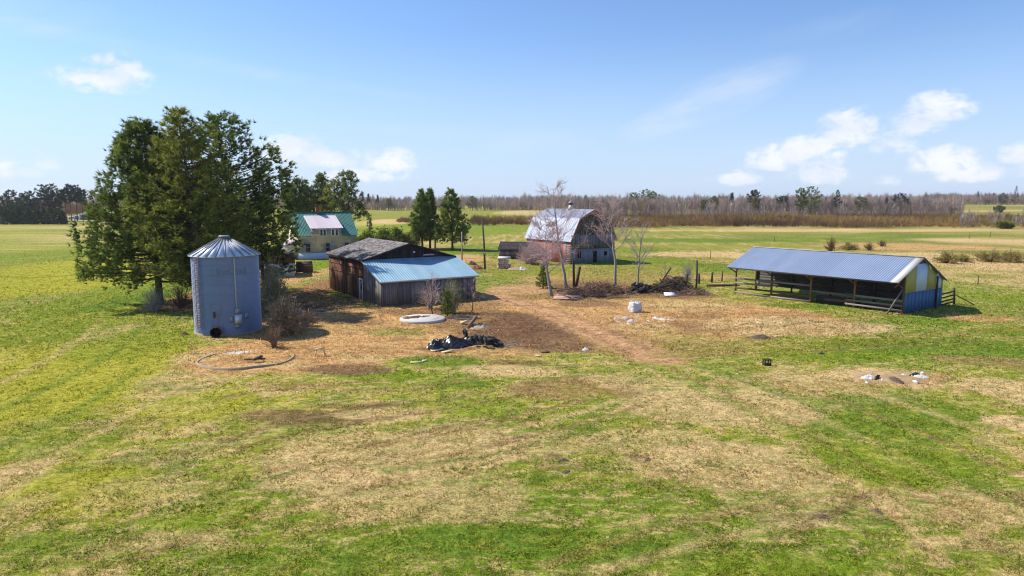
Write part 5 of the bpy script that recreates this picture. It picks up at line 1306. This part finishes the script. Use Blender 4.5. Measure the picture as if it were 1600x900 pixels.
def plank(lb, px, py, L_, w, h, rz, m, tilt=0.0, name='board', group=None, z=.05):
    x, y = site(px, py); b = MB(); dx, dz = L_ / 2, math.tan(tilt) * L_ / 2
    b.beam((-dx, 0, -dz), (dx, 0, dz), w, h, .5); o = tag(b.build(name, M[m]), lb, 'board' if name == 'board' else name.replace('_', ' '), group)
    o.location = (x, y, tz(x, y) + z + abs(dz)); o.rotation_euler = (0, 0, rz); return o
plank('pale yellow sheet of board under the left plastic flap', 683, 548, .9, .5, .05, .5, 'straw_wood', .1)
plank('broken pale board on the grass below the plastic sheet', 699, 551, .8, .35, .05, .3, 'straw_wood', .12)
plank('long pale board lying alone in the grass', 651, 567, .85, .22, .06, .1, 'straw_wood')
plank('short pale block at the end of the lone board', 664, 565, .35, .22, .1, .5, 'straw_wood')
plank('long grey plank lying behind the log heap', 730, 499, 2.6, .14, .08, .12, 'grey_rail', .02)
plank('pinkish wood splinter on the brown soil', 842, 557, .5, .14, .06, -.5, 'straw_wood', .1)
plank('dark clod coloured board beside the pinkish splinter', 852, 551, .6, .2, .08, .1, 'stick_dark')
x, y = site(736, 512); o = tag(MB().tube([(-.15, -.3, -.05), (.1, .1, .55), (.3, .4, 1.0)], [.17, .16, .15], 9).build('log', M['stick']), 'thick log leaning out of the heap of split wood', 'log'); o.location = (x, y, tz(x, y)); o.rotation_euler = (0, 0, -.6)
x, y = site(726, 506); o = tag(MB().beam((-.4, 0, .1), (.4, 0, .35), .35, .22, .7).build('wood_block', M['straw_wood']), 'pale tan block left of the leaning log', 'wood block'); o.location = (x, y, tz(x, y)); o.rotation_euler = (0, 0, -.6)
x, y = site(748, 512); crumple('rubble_heap', 'small heap of pale rubble and bark right of the leaning log', 'rubble heap', x, y, .95, .7, .55, M['concrete_dim'], 12, 0, 22, 1.0)
x, y = site(716, 498); crumple('soil_bank', 'dark low bank of dug soil behind the grey plank', 'soil heap', x, y + .5, 1.9, .5, .45, M['stick_dark'], 13, .05, 22, .9)
x, y = site(915, 546); crumple('plastic_bag', 'crumpled white plastic bag alone beside the dirt track', 'plastic bag', x, y, .3, .2, .28, M['white_plastic'], 14, 0, 14, .8)
# yellow saw horse
x, y = site(500, 556); p = thing('saw_horse', 'small pale yellow wooden saw horse in the dry grass', 'saw horse', x, y, .2)
b = MB(); b.beam((-.35, 0, .5), (.35, 0, .62), .08, .09); b.build('top_rail', M['straw_wood'], p)
for sx in (-.3, .3):
    for sy in (-.2, .2):
        b = MB(); b.beam((sx * .8, 0, .52 + sx * .15), (sx * 1.2, sy, 0), .07, .06); b.build('leg', M['straw_wood'], p)
x, y = site(288, 524); crumple('metal_scrap', 'dark scrap of rusty metal at the left foot of the grain bin', 'scrap metal', x, y, .45, .3, .3, M['rust'], 15, 0, 14, .9)
# pallet of old boards by the track
x, y = site(886, 467); p = thing('old_wall_panel', 'broken red and white wall panel lying by the leaning bare tree', 'wall panel', x, y, -.25)
b = MB()
for k in range(9):
    b.beam((-1.4 + random.uniform(-.2, .2), -1.0 + k * .24, .06 + .12 * (k % 3)), (1.4 + random.uniform(-.3, .2), -1.1 + k * .24, .1 + random.uniform(0, .25)), .21, .03, random.random())
b.build('siding', M['pink_board'], p)
b = MB(); b.beam((-1.6, .9, .15), (1.7, 1.1, .85), .16, .12); b.beam((-1.3, -1.2, .03), (.3, 1.3, .1), .12, .1); b.beam((.6, -1.2, .3), (-.9, .8, .4), .1, .1); b.build('batten', M['stick_dark'], p)
x, y = site(893, 455); o = tag(MB().beam((-1.9, 0, .1), (1.9, .2, .5), .5, .12).build('dark_plank', M['post']), 'dark plank tilted against the cut trunks', 'plank'); o.location = (x, y, tz(x, y))

def brush(name, lb, px, py, lx, ly, h, n, m, seed, dy=0):
    rs = np.random.default_rng(seed); x, y = site(px, py); b = MB()
    for k in range(n):
        a = rs.uniform(0, 6.28); r_ = rs.random() ** .6; cx_, cy_ = lx * r_ * math.cos(a), ly * r_ * math.sin(a)
        hz = h * (1 - r_ ** 1.5) * rs.random(); L_ = rs.uniform(.5, 1.6); d_ = rs.uniform(0, 6.28); tl_ = rs.normal() * .3
        s = np.linspace(-.5, .5, 4)
        pts = np.stack([cx_ + L_ * s * math.cos(d_), cy_ + L_ * s * math.sin(d_), np.maximum(.03, hz + L_ * s * tl_ + .15 * (s * 2) ** 2 * rs.normal())], 1)
        b.tube(pts, rs.uniform(.018, .06) * np.array([1, .9, .7, .4]), 4, rs.random(), cap=False)
    o = thing(name, lb, 'brush heap', x, y + dy); b.build('sticks', M[m], o)['kind'] = 'stuff'; return o
br1 = brush('brush_heap', 'reddish brown heap of dead branches at the foot of the bare tree before the barn', 936, 458, 4.3, 2.0, 1.35, 900, 'stick', 101)
br2 = brush('brush_heap', 'dark tall heap of branches and timbers right of the tyre heap', 1052, 456, 3.4, 1.9, 2.0, 850, 'stick_dark', 102)
br3 = brush('brush_heap', 'low scatter of twigs between the wall panel and the reddish heap', 915, 462, 2.4, 1.4, .5, 260, 'stick', 103)
br4 = brush('brush_heap', 'flat grey brown fringe of sticks below the tall dark post', 1078, 460, 2.4, 1.2, .6, 260, 'stick', 104)
x, y = site(1051, 456)
for px, py, q0, q1, r_, lb in [(1046, 452, (-1.2, 0, .6), (.1, .1, 2.6), .12, 'thick timber sticking up out of the dark brush heap'), (1056, 456, (-1.6, -.3, 1.5), (1.8, -.6, .4), .10, 'long timber sloping down the right side of the dark brush heap'), (1040, 457, (-1.8, -.4, .3), (.9, -.2, 1.5), .10, 'long timber sloping up the left side of the dark brush heap')]:
    x, y = site(px, py); o = tag(MB().tube([q0, q1], [r_, r_ * .8], 7).build('timber', M['post']), lb, 'timber', 'timbers in the dark brush heap'); o.location = (x, y, tz(x, y))
x, y = site(1047, 462); o = tag(MB().slab((-.75, -.7, .12), (.75, -.55, .12), (.6, .75, .30), (-.6, .65, .30), .05).build('white_sheet_metal', M['white_paint']), 'flat white sheet lying in front of the dark brush heap', 'metal sheet'); o.location = (x, y, tz(x, y))
for k in range(26):      # heap of tyres
    px = random.uniform(982, 1021); lay = random.choice((0, 0, 1, 1, 2)) if 988 < px < 1016 else random.choice((0, 0, 1)); x, y = site(px, random.uniform(452, 460))
    tyre('old black tyre tumbled in the low heap beneath the small grey tree', 'tyres heaped below the small grey tree', x, y, .12 + .28 * lay, random.uniform(-.7, .7), random.uniform(-.7, .7), random.uniform(.95, 1.25))
x0, y0 = site(1108, 448); o = tag(MB().tube([(-.3, 0, .16), (2.0, .3, .16), (4.2, .9, .1)], [.2, .15, .07], 8).build('log', M['stick_dark']), 'long fallen log lying under the lone thick post', 'log'); o.location = (x0, y0, tz(x0, y0))
# bulk bag and torn plastic
x, y = site(992, 488); bg_ = thing('bulk_bag', 'full crumpled white bulk bag standing on the straw', 'bulk bag', x, y, .35); bg_.scale = (.85, .85, .9)
b = MB(); b.smooth = True; n, m = 28, 14
zz_ = np.linspace(0, 1, m); th = np.arange(n) * 2 * np.pi / n
vv = []
for z_ in zz_:
    for t_ in th:
        sq = .56 / max(abs(math.cos(t_)), abs(math.sin(t_))) ** .75
        w_ = sq * (1 + .10 * math.sin(z_ * 3.1)) * (1 + .22 * (float(fbm(np.array([t_ * 1.6]), np.array([z_ * 4]), 77, 3)[0]) - .5) * 2)
        vv.append((w_ * math.cos(t_), w_ * math.sin(t_), 1.08 * z_ + .12 * z_ * math.sin(t_ * 2 + 1)))
vv.append((0, 0, .92))
b.add(vv, [[i * n + j, i * n + (j + 1) % n, (i + 1) * n + (j + 1) % n, (i + 1) * n + j] for i in range(m - 1) for j in range(n)] + [[(m - 1) * n + j, (m - 1) * n + (j + 1) % n, m * n] for j in range(n)], .5)
b.build('sack', M['white_plastic'], bg_)
b = MB()
for t_ in (.8, 2.3, 3.9, 5.5):
    p_ = np.array((.55 * math.cos(t_), .55 * math.sin(t_), 1.02)); b.tube([p_, p_ * (1.05, 1.05, 1) + (0, 0, .22), p_ * (.6, .6, 1) + (.05, 0, .2), p_ * (.75, .75, 1)], .035, 5, cap=False)
b.build('lifting_loop', M['white_plastic'], bg_)
for k, (px, py, lx, ly, h_, lb) in enumerate([(962, 499, .24, .2, .32, 'small round white lump, leftmost of the plastic litter'), (977, 498, .5, .3, .40, 'torn white plastic sack below the bulk bag'), (986, 502, .45, .25, .3, 'grey white torn sack touching the first sack'), (997, 495, .42, .2, .22, 'flat white scrap just under the bulk bag'),
                                     (1013, 502, .28, .15, .2, 'little white scrap between the sacks and the long litter'), (1024, 498, .5, .28, .28, 'white shreds at the left of the long strip of litter'), (1034, 500, .5, .3, .26, 'pinkish white shreds in the middle of the long strip of litter'), (1045, 500, .45, .25, .2, 'white shreds at the right of the long strip of litter'), (1054, 499, .3, .2, .15, 'last small scrap at the right end of the litter'), (1075, 533, .3, .12, .1, 'flat pale rag on the grass edge below the straw yard')]):
    x, y = site(px, py); crumple('plastic_scrap', lb, 'plastic scrap', x, y, lx * 1.1, ly * 1.1, h_ * .75, M['white_plastic'], 120 + k, k * .4, 22, 1.3, 'white plastic litter in the straw')
for k in range(14):
    x, y = site(random.uniform(955, 1065), random.uniform(492, 508)); crumple('plastic_shred', 'tiny shred of white plastic strewn round the sacks below the bulk bag', 'plastic shred', x, y, random.uniform(.1, .26), random.uniform(.08, .16), .12, M['white_plastic'], 220 + k, k, 12, 1.3, 'shreds of white plastic strewn in the straw')
# debris in the straw mound on the right
x, y = site(1400, 594); mound = crumple('straw_mound', 'low mound of straw and soil holding torn plastic', 'straw mound', x, y + .6, 2.6, 1.5, .35, mat('mound_straw', (.26, .17, .085), (.46, .34, .18), 1, scale=3, namt=.7, bump=.5), 140, 0, 40, .5)
for k, (px, py, lx, m, lb) in enumerate([(1357, 593, .4, 'white_plastic', 'white plastic at the left end of the straw mound'), (1372, 593, .45, 'black_plastic', 'grey black plastic next to the white end piece on the straw mound'), (1412, 590, .42, 'white_plastic', 'crumpled white plastic in the middle of the straw mound'), (1398, 596, .5, 'stick_dark', 'dark soil clods in front of the straw mound'), (1438, 591, .42, 'white_plastic', 'white plastic at the right end of the straw mound'), (1430, 589, .4, 'black_plastic', 'dark plastic beside the right white piece on the mound')]):
    x, y = site(px, py); o = crumple('plastic_scrap', lb, 'plastic scrap', x, y, lx * 1.15, lx * .55, .24, M[m], 150 + k, k * .7, 22, 1.3, 'plastic on the straw mound'); o.location.z += .10
for k in range(12):
    x, y = site(random.uniform(1352, 1446), random.uniform(585, 600)); o = crumple('plastic_shred', 'tiny grey white shred of plastic strewn over the straw mound', 'plastic shred', x, y, random.uniform(.08, .2), random.uniform(.06, .12), .12, M['white_plastic'] if k % 3 else M['dull_steel'], 260 + k, k, 12, 1.3, 'shreds of plastic strewn on the straw mound'); o.location.z += .12
# small crate and other bits in the grass
x, y = site(1198, 572); p = thing('black_crate', 'small black open frame standing alone in the grass', 'crate', x, y, .2)
b = MB()
for sx in (-.2, .2):
    for sy in (-.14, .14): b.box(sx - .03, sx + .03, sy - .03, sy + .03, 0, .42)
b.build('corner_post', M['rubber'], p)['kind'] = 'stuff'
b = MB()
for z_ in (.03, .36): b.box(-.23, .23, -.18, -.15, z_, z_ + .07); b.box(-.23, .23, .15, .18, z_, z_ + .07); b.box(-.24, -.2, -.15, .15, z_, z_ + .07); b.box(.2, .24, -.15, .15, z_, z_ + .07)
b.box(-.2, .2, -.15, .15, .10, .14); b.build('frame_rail', M['rubber'], p)
x, y = site(1284, 553); crumple('black_rag', 'small black rag lying in the green wheel track', 'rag', x, y, .32, .16, .14, M['black_plastic'], 160, .2, 12, .9)
x, y = site(1188, 527); crumple('soil_heap', 'small brown soil heap in the straw yard', 'soil heap', x, y, .9, .5, .35, M['stick_dark'], 161, 0, 22, .8)
for k, (px, py, lb) in enumerate([(950, 840, 'white scrap of paper in the near grass'), (1232, 702, 'white scrap of paper in the middle of the pasture'), (1066, 735, 'pale chip of paper on the bare straw'), (1547, 680, 'crumpled grey paper near the right straw patch')]):
    x, y = site(px, py); crumple('paper_scrap', lb, 'paper scrap', x, y, .10, .07, .08, M['white_plastic'], 170 + k, k, 8, .8, 'scraps of paper in the pasture')
for k, (px, py, lb) in enumerate([(880, 719, 'dark clod of turned soil beside the straw patch'), (1012, 717, 'flat dark clod right of its neighbour on the straw'), (1370, 799, 'grey stone like clod in the lower right grass'), (1285, 806, 'dark clod at the end of the rut'), (885, 738, 'small dark clod below the larger one')]):
    x, y = site(px, py); crumple('soil_clod', lb, 'soil clod', x, y, .30, .16, .14, M['stick_dark'], 180 + k, k, 12, .9, 'clods of soil in the pasture')
# things near the utility pole
x, y = site(788, 419); p = thing('log_pile', 'round topped pile of pale and red logs past the utility pole', 'log pile', x, y)
b = MB()
for r_ in range(5):
    for q in range(6 - r_ // 2):
        b.tube([(-.95 + q * .36 + .1 * (r_ % 2), -.5, .2 + r_ * .32), (-.95 + q * .36 + .1 * (r_ % 2), .7, .22 + r_ * .32)], .18, 7, random.random())
b.build('logs', M['pink_board'], p)['kind'] = 'stuff'
b = MB(); b.slab((-1.1, -.6, 1.72), (1.1, -.6, 1.68), (1.0, .8, 1.85), (-1.0, .8, 1.9), .1); b.build('top_board', M['trim_pale'], p)
for k, (px, py, lx, h_, m, lb) in enumerate([(745, 420, 1.2, .7, 'brick', 'dark reddish junk heap at the foot of the utility pole'), (738, 414, .8, .9, 'stick_dark', 'dark junk heap hidden behind the lean-to roof corner'), (806, 421, 1.4, .5, 'concrete_dim', 'low heap of grey stones right of the log pile'), (816, 421, .8, .5, 'concrete', 'whitish end of the stone heap right of the log pile')]):
    x, y = site(px, py); crumple('junk_heap', lb, 'junk heap', x, y, lx, .8, h_, M[m], 190 + k, 0, 20, 1.0, 'junk heaps by the utility pole')

HAZE_DENSITY = 0.00009
hz = MB(); hz.box(gx[0] - 20, gx[-1] + 20, gy[0] - 20, gy[-1] + 20, -2.5, 34)
hm = bpy.data.materials.new('pale_air'); hm.use_nodes = True
H_ = NT(hm.node_tree); H_.n.clear(); ho = H_.node('ShaderNodeOutputMaterial'); pv = H_.node('ShaderNodeVolumePrincipled')
pv.inputs['Color'].default_value = (.90, .94, 1.0, 1); pv.inputs['Density'].default_value = HAZE_DENSITY; pv.inputs['Anisotropy'].default_value = .3
H_.l.new(pv.outputs[0], ho.inputs['Volume'])
o = hz.build('haze', hm); o['kind'] = 'stuff'; o['label'] = 'thin pale air over the whole farm'

# ------------------------------------------------------------------ far wood, scrub and distant trees
def far_tree(rs, H, Rr, n, wid, columnar=.5):
    """bare tree: pointed trunk and n thin twigs ending in a rounded crown, returned as triangles about the origin"""
    V = [[(-wid * 1.3, 0, 0), (wid * 1.3, 0, 0), (0, 0, H * .6)], [(0, -wid * 1.3, 0), (0, wid * 1.3, 0), (0, 0, H * .6)]]
    for k in range(n):
        a = rs.uniform(0, 6.28); e = math.asin(rs.uniform(-.55, 1)); r_ = rs.uniform(.6, 1.0)
        q = np.array([Rr * r_ * math.cos(a) * math.cos(e), Rr * r_ * math.sin(a) * math.cos(e), H * (.60 + .36 * r_ * math.sin(e))])
        p = np.array([q[0] * .25, q[1] * .25, max(.12 * H, q[2] - H * rs.uniform(.12, .3))])
        t_ = np.array([-math.sin(a), math.cos(a), 0]) * wid * .5; up_ = np.array([0, 0, wid * .5])
        o_ = t_ if k % 3 else up_
        V.append([p - o_, p + o_, q])
    return np.array(V).reshape(-1, 3)
def shrub_tris(rs, H, Rr, n, wid):
    V = []
    for k in range(n):
        a = rs.uniform(0, 6.28); r_ = Rr * rs.random() ** .7; h_ = H * (1 - .5 * (r_ / Rr) ** 2) * rs.uniform(.55, 1.05)
        p = np.array([rs.normal() * .45 * Rr, rs.normal() * .45 * Rr, rs.uniform(0, .45) * H]); q = np.array([r_ * math.cos(a) * 1.1, r_ * math.sin(a) * 1.1, h_])
        t_ = np.array([-math.sin(a + 1), math.cos(a + 1), 0]) * wid * .5
        V.append([p - t_, p + t_, q])
    return np.array(V).reshape(-1, 3)
def scatter(name, m, lb, cat, protos, pos, scales, kind='stuff', tint=None):
    scales = scales * (.62 + .76 * fbm(pos[:, 0] * .05, pos[:, 1] * .05, 71, 3))
    b = MB(); n = len(pos); pick = R.integers(0, len(protos), n); rot = R.uniform(0, 6.28, n)
    tn = np.clip(.5 + 2.2 * (fbm(pos[:, 0] * .035, pos[:, 1] * .02, 81, 3) - .5) + R.uniform(-.22, .22, n), 0, 1)
    for k, pr in enumerate(protos):
        s_ = np.where(pick == k)[0]
        if len(s_) == 0: continue
        c, s = np.cos(rot[s_])[:, None], np.sin(rot[s_])[:, None]; sc = scales[s_][:, None]
        vx = (pr[None, :, 0] * c - pr[None, :, 1] * s) * sc + pos[s_, 0][:, None]; vy = (pr[None, :, 0] * s + pr[None, :, 1] * c) * sc + pos[s_, 1][:, None]; vz = pr[None, :, 2] * sc + pos[s_, 2][:, None]
        v = np.stack([vx, vy, vz], -1).reshape(-1, 3)
        b.add(v, np.arange(len(v)).reshape(-1, 3), np.repeat(tn[s_], len(pr)) + R.uniform(-.12, .12, len(v)))
    o = b.build(name, M[m]); tag(o, lb, cat, kind=kind); return o
rs = np.random.default_rng(5)
def band(n, px0, px1, y0, y1, fn=None):
    px = R.uniform(px0, px1, n); yy = R.uniform(y0, y1, n)
    xx = (px - 800) / 1067 * yy
    keep = fbm(xx * .03, yy * .03, int(n) % 97, 3) > .36
    xx, yy = xx[keep], yy[keep]
    return np.stack([xx, yy, terr(xx, yy)], 1)
PR_T = [far_tree(rs, rs.uniform(9, 12.5), rs.uniform(2.6, 4.0), 120, .15) for _ in range(9)]
PR_S = [shrub_tris(rs, rs.uniform(2.2, 3.6), rs.uniform(1.5, 2.6), 46, .12) for _ in range(8)]
PR_B = [far_tree(rs, 9, 1.3, 26, .14, 1.0) for _ in range(4)]
# grey far wood along the horizon
P = np.concatenate([band(900, 540, 860, 640, 760), band(1500, 840, 1480, 520, 760), band(900, 900, 1500, 470, 560), band(1600, 1440, 1720, 900, 1150), band(1500, -200, 560, 620, 900), band(1200, 150, 900, 900, 1300), band(900, 850, 1500, 900, 1300)])
sc_ = R.uniform(.75, 1.2, len(P)) * np.where(P[:, 1] > 850, 1.35, 1.0) * np.where((P[:, 0] > 0) & (P[:, 1] < 800), 1.08, .95)
scatter('far_wood', 'wood_grey', 'grey leafless wood along the horizon beyond the fields', 'wood', PR_T, P, sc_)
P = np.concatenate([band(110, 545, 860, 635, 760), band(200, 940, 1480, 480, 700), band(80, 1440, 1700, 900, 1000), band(70, -100, 500, 620, 800)])
scatter('budding_wood', 'wood_olive', 'yellowish budding trees mixed into the far grey wood', 'wood', PR_T, P, R.uniform(.6, 1.05, len(P)))
# scrub belts
P = np.concatenate([band(3600, 930, 1480, 266, 450), band(1000, 1480, 1750, 268, 430), band(350, 735, 930, 292, 360), band(60, 618, 650, 330, 350)])
scatter('willow_scrub', 'scrub', 'russet leafless willow scrub beyond the right field', 'scrub', PR_S, P, R.uniform(.6, 1.15, len(P)))
P = np.concatenate([band(1500, 940, 1480, 290, 420), band(500, 1480, 1750, 285, 430), band(330, 740, 930, 300, 370)])
scatter('olive_scrub', 'scrub_olive', 'olive budding willow scrub mixed into the russet belt', 'scrub', PR_S, P, R.uniform(.6, 1.2, len(P)))
P = np.concatenate([band(1000, 930, 1480, 400, 510), band(60, 1500, 1640, 270, 330)])
scatter('grey_thicket', 'wood_grey', 'grey thicket of saplings in front of the right hand wood', 'thicket', PR_B, P, R.uniform(.5, .95, len(P)))
P = np.concatenate([band(500, -200, 60, 400, 560), band(260, 60, 160, 430, 600)])
scatter('russet_thicket', 'scrub', 'russet leafless thicket behind the left hand conifers', 'thicket', PR_T, P, R.uniform(.5, .9, len(P)))

# single trees that stand out of the far wood
def far_bare(nm, lb, cat, px, yy, H_, m, group, sd):
    rs_ = np.random.default_rng(sd); x = along(px, yy, 5); b = MB(); v = far_tree(rs_, H_, H_ * .2, 80, .20, .9)
    b.add(v, np.arange(len(v)).reshape(-1, 3), rs_.uniform(.3, .9, len(v))); o = tag(b.build(nm, M[m]), lb, cat, group); o.location = (x, yy, tz(x, yy)); return o
for k in range(34):
    px = random.uniform(1070, 1440) if k < 24 else random.uniform(1500, 1600); yy = random.uniform(385, 470) if k < 24 else random.uniform(268, 330)
    far_bare('bare_birch', 'pale bare birch standing out of the grey thicket before the right hand wood', 'birch', px, yy, random.uniform(7, 12) if k < 24 else random.uniform(5, 8), 'bark_pale', 'pale birches in the thicket', 300 + k)
def far_conifer(lb, px, yy, H_, R_, m, sd, base=.08, group='conifers at the far edge of the fields', name='conifer', nb=46, tufts=16, prof=None, ts=1.0, z0=5):
    return conifer(name, lb, 'conifer', along(px, yy, z0), yy, m, group, H=H_, Rm=R_, prof=prof or (lambda t: max(.08, (1 - t) ** .8)), base=base, nb=nb, tufts=tufts, tsize=ts, twid=.3 * ts, nbl=8, rise=(0, .4), seed=sd, r0=.2, lobes=.25)
rd = lambda t: max(.3, (1 - (2 * t - 1) ** 2) ** .5)
FC = [(1178, 505, 17.5, 4.6, 'needle_blue', .5, rd, 'flat topped dark pine above the wood over the middle of the right field'), (1143, 510, 15.5, 2.6, 'needle_blue', .45, None, 'small dark pine left of the flat topped one'), (1224, 490, 13.0, 5.2, 'needle_blue', .2, rd, 'broad greyish evergreen right of the flat topped pine'),
      (1250, 450, 18.0, 3.6, 'needle_dark', .2, rd, 'left half of the big dark green twin crown above the wood'), (1267, 455, 19.0, 6.0, 'needle_green', .2, rd, 'right and wider half of the big dark green twin crown'), (1308, 480, 17.5, 4.2, 'needle_blue', .2, None, 'pointed dark conifer right of the big twin crown'),
      (1405, 520, 15, 5.5, 'needle_blue', .3, rd, 'rounded dark crown in the right part of the far wood'), (1567, 905, 15, 5, 'needle_blue', .1, rd, 'dark conifer at the edge of the raised far field'), (1586, 905, 24, 5, 'needle_blue', .1, None, 'tall dark conifer at the right end of the raised field'),
      (915, 640, 13.5, 3.6, 'needle_blue', .2, None, 'lone dark spruce above the grey wood right of the cupola'), (576, 660, 15.5, 2.2, 'needle_blue', .4, None, 'slim dark conifer above the far wood right of the farmhouse pines'), (567, 665, 13.5, 2.4, 'needle_blue', .4, None, 'shorter conifer left of the slim one above the far wood'), (590, 660, 14.2, 2.6, 'needle_blue', .4, None, 'third small conifer above the far wood right of the farmhouse pines'),
      (1562, 560, 5.2, 3.4, 'needle_dark', .05, rd, 'round dark shrubby evergreen alone in the raised far field'), (1572, 262, 2.0, 2.2, 'leaf_lime', .05, rd, 'round green shrub at the front of the right scrub'), (1385, 500, 12, 2, 'needle_blue', .2, None, 'thin spruce inside the right hand wood'), (1527, 930, 17, 3, 'needle_blue', .2, None, 'thin dark spruce above the raised far field'), (1552, 930, 15, 2.5, 'needle_blue', .2, None, 'second thin spruce above the raised far field')]
for k, (px, yy, H_, R_, m, bs, pf_, lb) in enumerate(FC): far_conifer(lb, px, yy, H_, R_, m, 400 + k, bs, prof=pf_)
for k, (px, yy, H_, R_, lb) in enumerate([(1008, 560, 18.2, 6.5, 'fresh green domed tree standing above the grey wood, left part'), (1020, 565, 17.0, 5.0, 'fresh green domed tree standing above the grey wood, right part'), (990, 560, 16.0, 4.5, 'smaller fresh green tree left of the green dome'), (1100, 470, 10.5, 3.2, 'yellow green tree low in front of the grey wood'), (1180, 470, 12.5, 3.0, 'yellow green tree below the flat topped pine'), (1345, 480, 12.5, 4.0, 'yellowish tree in the right hand wood'), (1115, 505, 13.0, 3.6, 'pale green tree at the skyline of the wood left of the dark pines'), (738, 645, 13, 4.5, 'yellowish green tree in the far wood over the middle field'), (607, 640, 11, 3.5, 'yellowish tree in the far wood right of the farmhouse')]):
    far_conifer(lb, px, yy, H_, R_, 'leaf_lime' if k < 3 else 'wood_olive', 430 + k, .3, 'budding trees in the far wood', 'budding_tree', 46, 14, rd, 1.0)
# conifer row at the left field edge
ROW = [(2, 318, 8.0, 3.2, 0), (12, 308, 6.8, 3.0, 0), (20, 322, 7.4, 3.2, 0), (28, 310, 8.0, 3.0, 0), (37, 313, 7.6, 3.4, 0), (46, 309, 6.6, 2.8, 0), (60, 309, 6.4, 2.8, 0), (70, 312, 7.2, 3.0, 0), (80, 310, 7.2, 3.0, 0), (90, 309, 6.9, 3.0, 0), (98, 311, 5.6, 2.6, 0), (-12, 312, 9, 3.4, 0), (-30, 314, 9, 3.4, 0),
       (22, 345, 15.5, 3.0, 1), (38, 352, 14.0, 3.0, 1), (48, 348, 15.0, 3.4, 1), (10, 350, 13.0, 2.8, 1), (32, 340, 10.0, 3.0, 1), (55, 345, 11.0, 3.2, 1), (72, 350, 18.0, 4.6, 2), (82, 352, 18.6, 4.8, 2), (88, 350, 14.5, 3.6, 2), (104, 356, 16.5, 3.2, 3), (112, 358, 18.4, 3.8, 3), (121, 356, 18.0, 3.6, 3), (130, 360, 16.0, 3.0, 3)]
KL = ['low dense dark spruce in the row at the edge of the left field', 'mid height dark pine behind the spruce row', 'tall rounded dark pine behind the spruce row', 'tall open pine with bare trunk near the distant vehicles']
KG = ['spruces in the row at the left field edge', 'pines behind the spruce row', 'tall rounded pines behind the spruce row', 'tall open pines near the distant vehicles']
for k, (px, yy, H_, R_, kd) in enumerate(ROW):
    far_conifer(KL[kd], px, yy, H_, R_, 'needle_blue', 450 + k, [.02, .2, .35, .55][kd], KG[kd], ['spruce', 'pine', 'pine', 'pine'][kd], 44, 16, [None, rd, rd, rd][kd], .9, 0)
# distant vehicles and sheds by the left road
def vehicle(px, yy, L_, H_, m, lb, cat, name):
    x = along(px, yy); v = thing(name, lb, cat, x, yy, .2)
    b = MB(); w = 2.0
    b.prism([(-L_ / 2, .45), (L_ / 2, .45), (L_ / 2, H_ * .62), (L_ / 2 - .5, H_ * .66), (L_ / 2 - 1.1, H_), (-L_ / 2 + .15, H_), (-L_ / 2, H_ * .9)], -w / 2, w / 2); b.build('body', M[m], v)
    for sx in (-L_ * .3, L_ * .3):
        for sy in (-w / 2, w / 2):
            b = MB(); b.tube([(sx, sy - .12, .38), (sx, sy + .12, .38)], .38, 12); b.build('wheel', M['rubber'], v)
    b = MB(); b.box(-L_ / 2 + .5, L_ / 2 - 1.3, -w / 2 - .02, -w / 2 + .01, H_ * .62, H_ * .88); b.build('window', M['glass'], v)
    return v
vehicle(126, 380, 5.2, 2.4, 'van_blue', 'blue van parked far off by the left road', 'van', 'parked_van')
vehicle(114, 384, 4.6, 1.6, 'white_paint', 'pale car parked next to the far blue van', 'car', 'parked_car')
vehicle(107, 386, 4.6, 1.5, 'dull_steel', 'dark grey car, leftmost of the far parked vehicles', 'car', 'parked_car')
x = along(137, 378); p = thing('distant_shed', 'dark open shed with pale end wall beside the far blue van', 'shed', x, 378, .2)
b = MB(); b.box(-3.5, 3.5, -1.2, 3, 0, 3.0); b.build('walls', M['frame_grey'], p); b = MB(); b.prism([(-3.9, 3.0), (3.9, 3.0), (0, 4.4)], -1.5, 3.3); b.build('roof', M['blue_paint'], p); b = MB(); b.box(-2.6, 2.8, -1.24, -1.21, .1, 2.6); b.build('doorway', M['black'], p); b = MB(); b.box(-4.0, -3.52, -1.3, 3, 0, 3.0); b.build('pale_end', M['white_paint'], p)
# gravel road far left, pale fields far off
def strip(name, lb, pts, w, m):
    b = MB(); pts = np.array(pts, float); ss = np.linspace(0, 1, 40); k = np.linspace(0, 1, len(pts)); q = np.stack([np.interp(ss, k, pts[:, i]) for i in range(2)], 1)
    d = np.gradient(q, axis=0); d /= np.linalg.norm(d, axis=1)[:, None]; nn = np.stack([-d[:, 1], d[:, 0]], 1)
    a = q + nn * w / 2; c = q - nn * w / 2; z = terr(q[:, 0], q[:, 1]) + .05
    v = np.concatenate([np.c_[a, z], np.c_[c, z]]); i = np.arange(39)
    b.add(v, np.stack([i, i + 40, i + 41, i + 1], -1), .5); o = b.build(name, M[m]); o['kind'] = 'structure'; o['label'] = lb; return o
strip('gravel_road', 'pale gravel road running past the distant vehicles', [site(96, 341), site(120, 343), site(150, 346), site(220, 352)], 7, 'concrete_dim')
# far farm bits
x = along(568, 250); p = thing('grey_boulder_heap', 'pale heap of stones in the field right of the green roof', 'stone heap', x - 6, 245)
b = MB()
for k in range(60):
    c = np.array((random.uniform(-5, 5), random.uniform(-2, 2), random.uniform(.1, .7))); r_ = random.uniform(.3, .8)
    b.tube([c - (0, 0, r_ * .7), c, c + (0, 0, r_ * .6)], [r_ * .6, r_, r_ * .3], 6, random.random())
b.build('stones', M['concrete'], p)['kind'] = 'stuff'
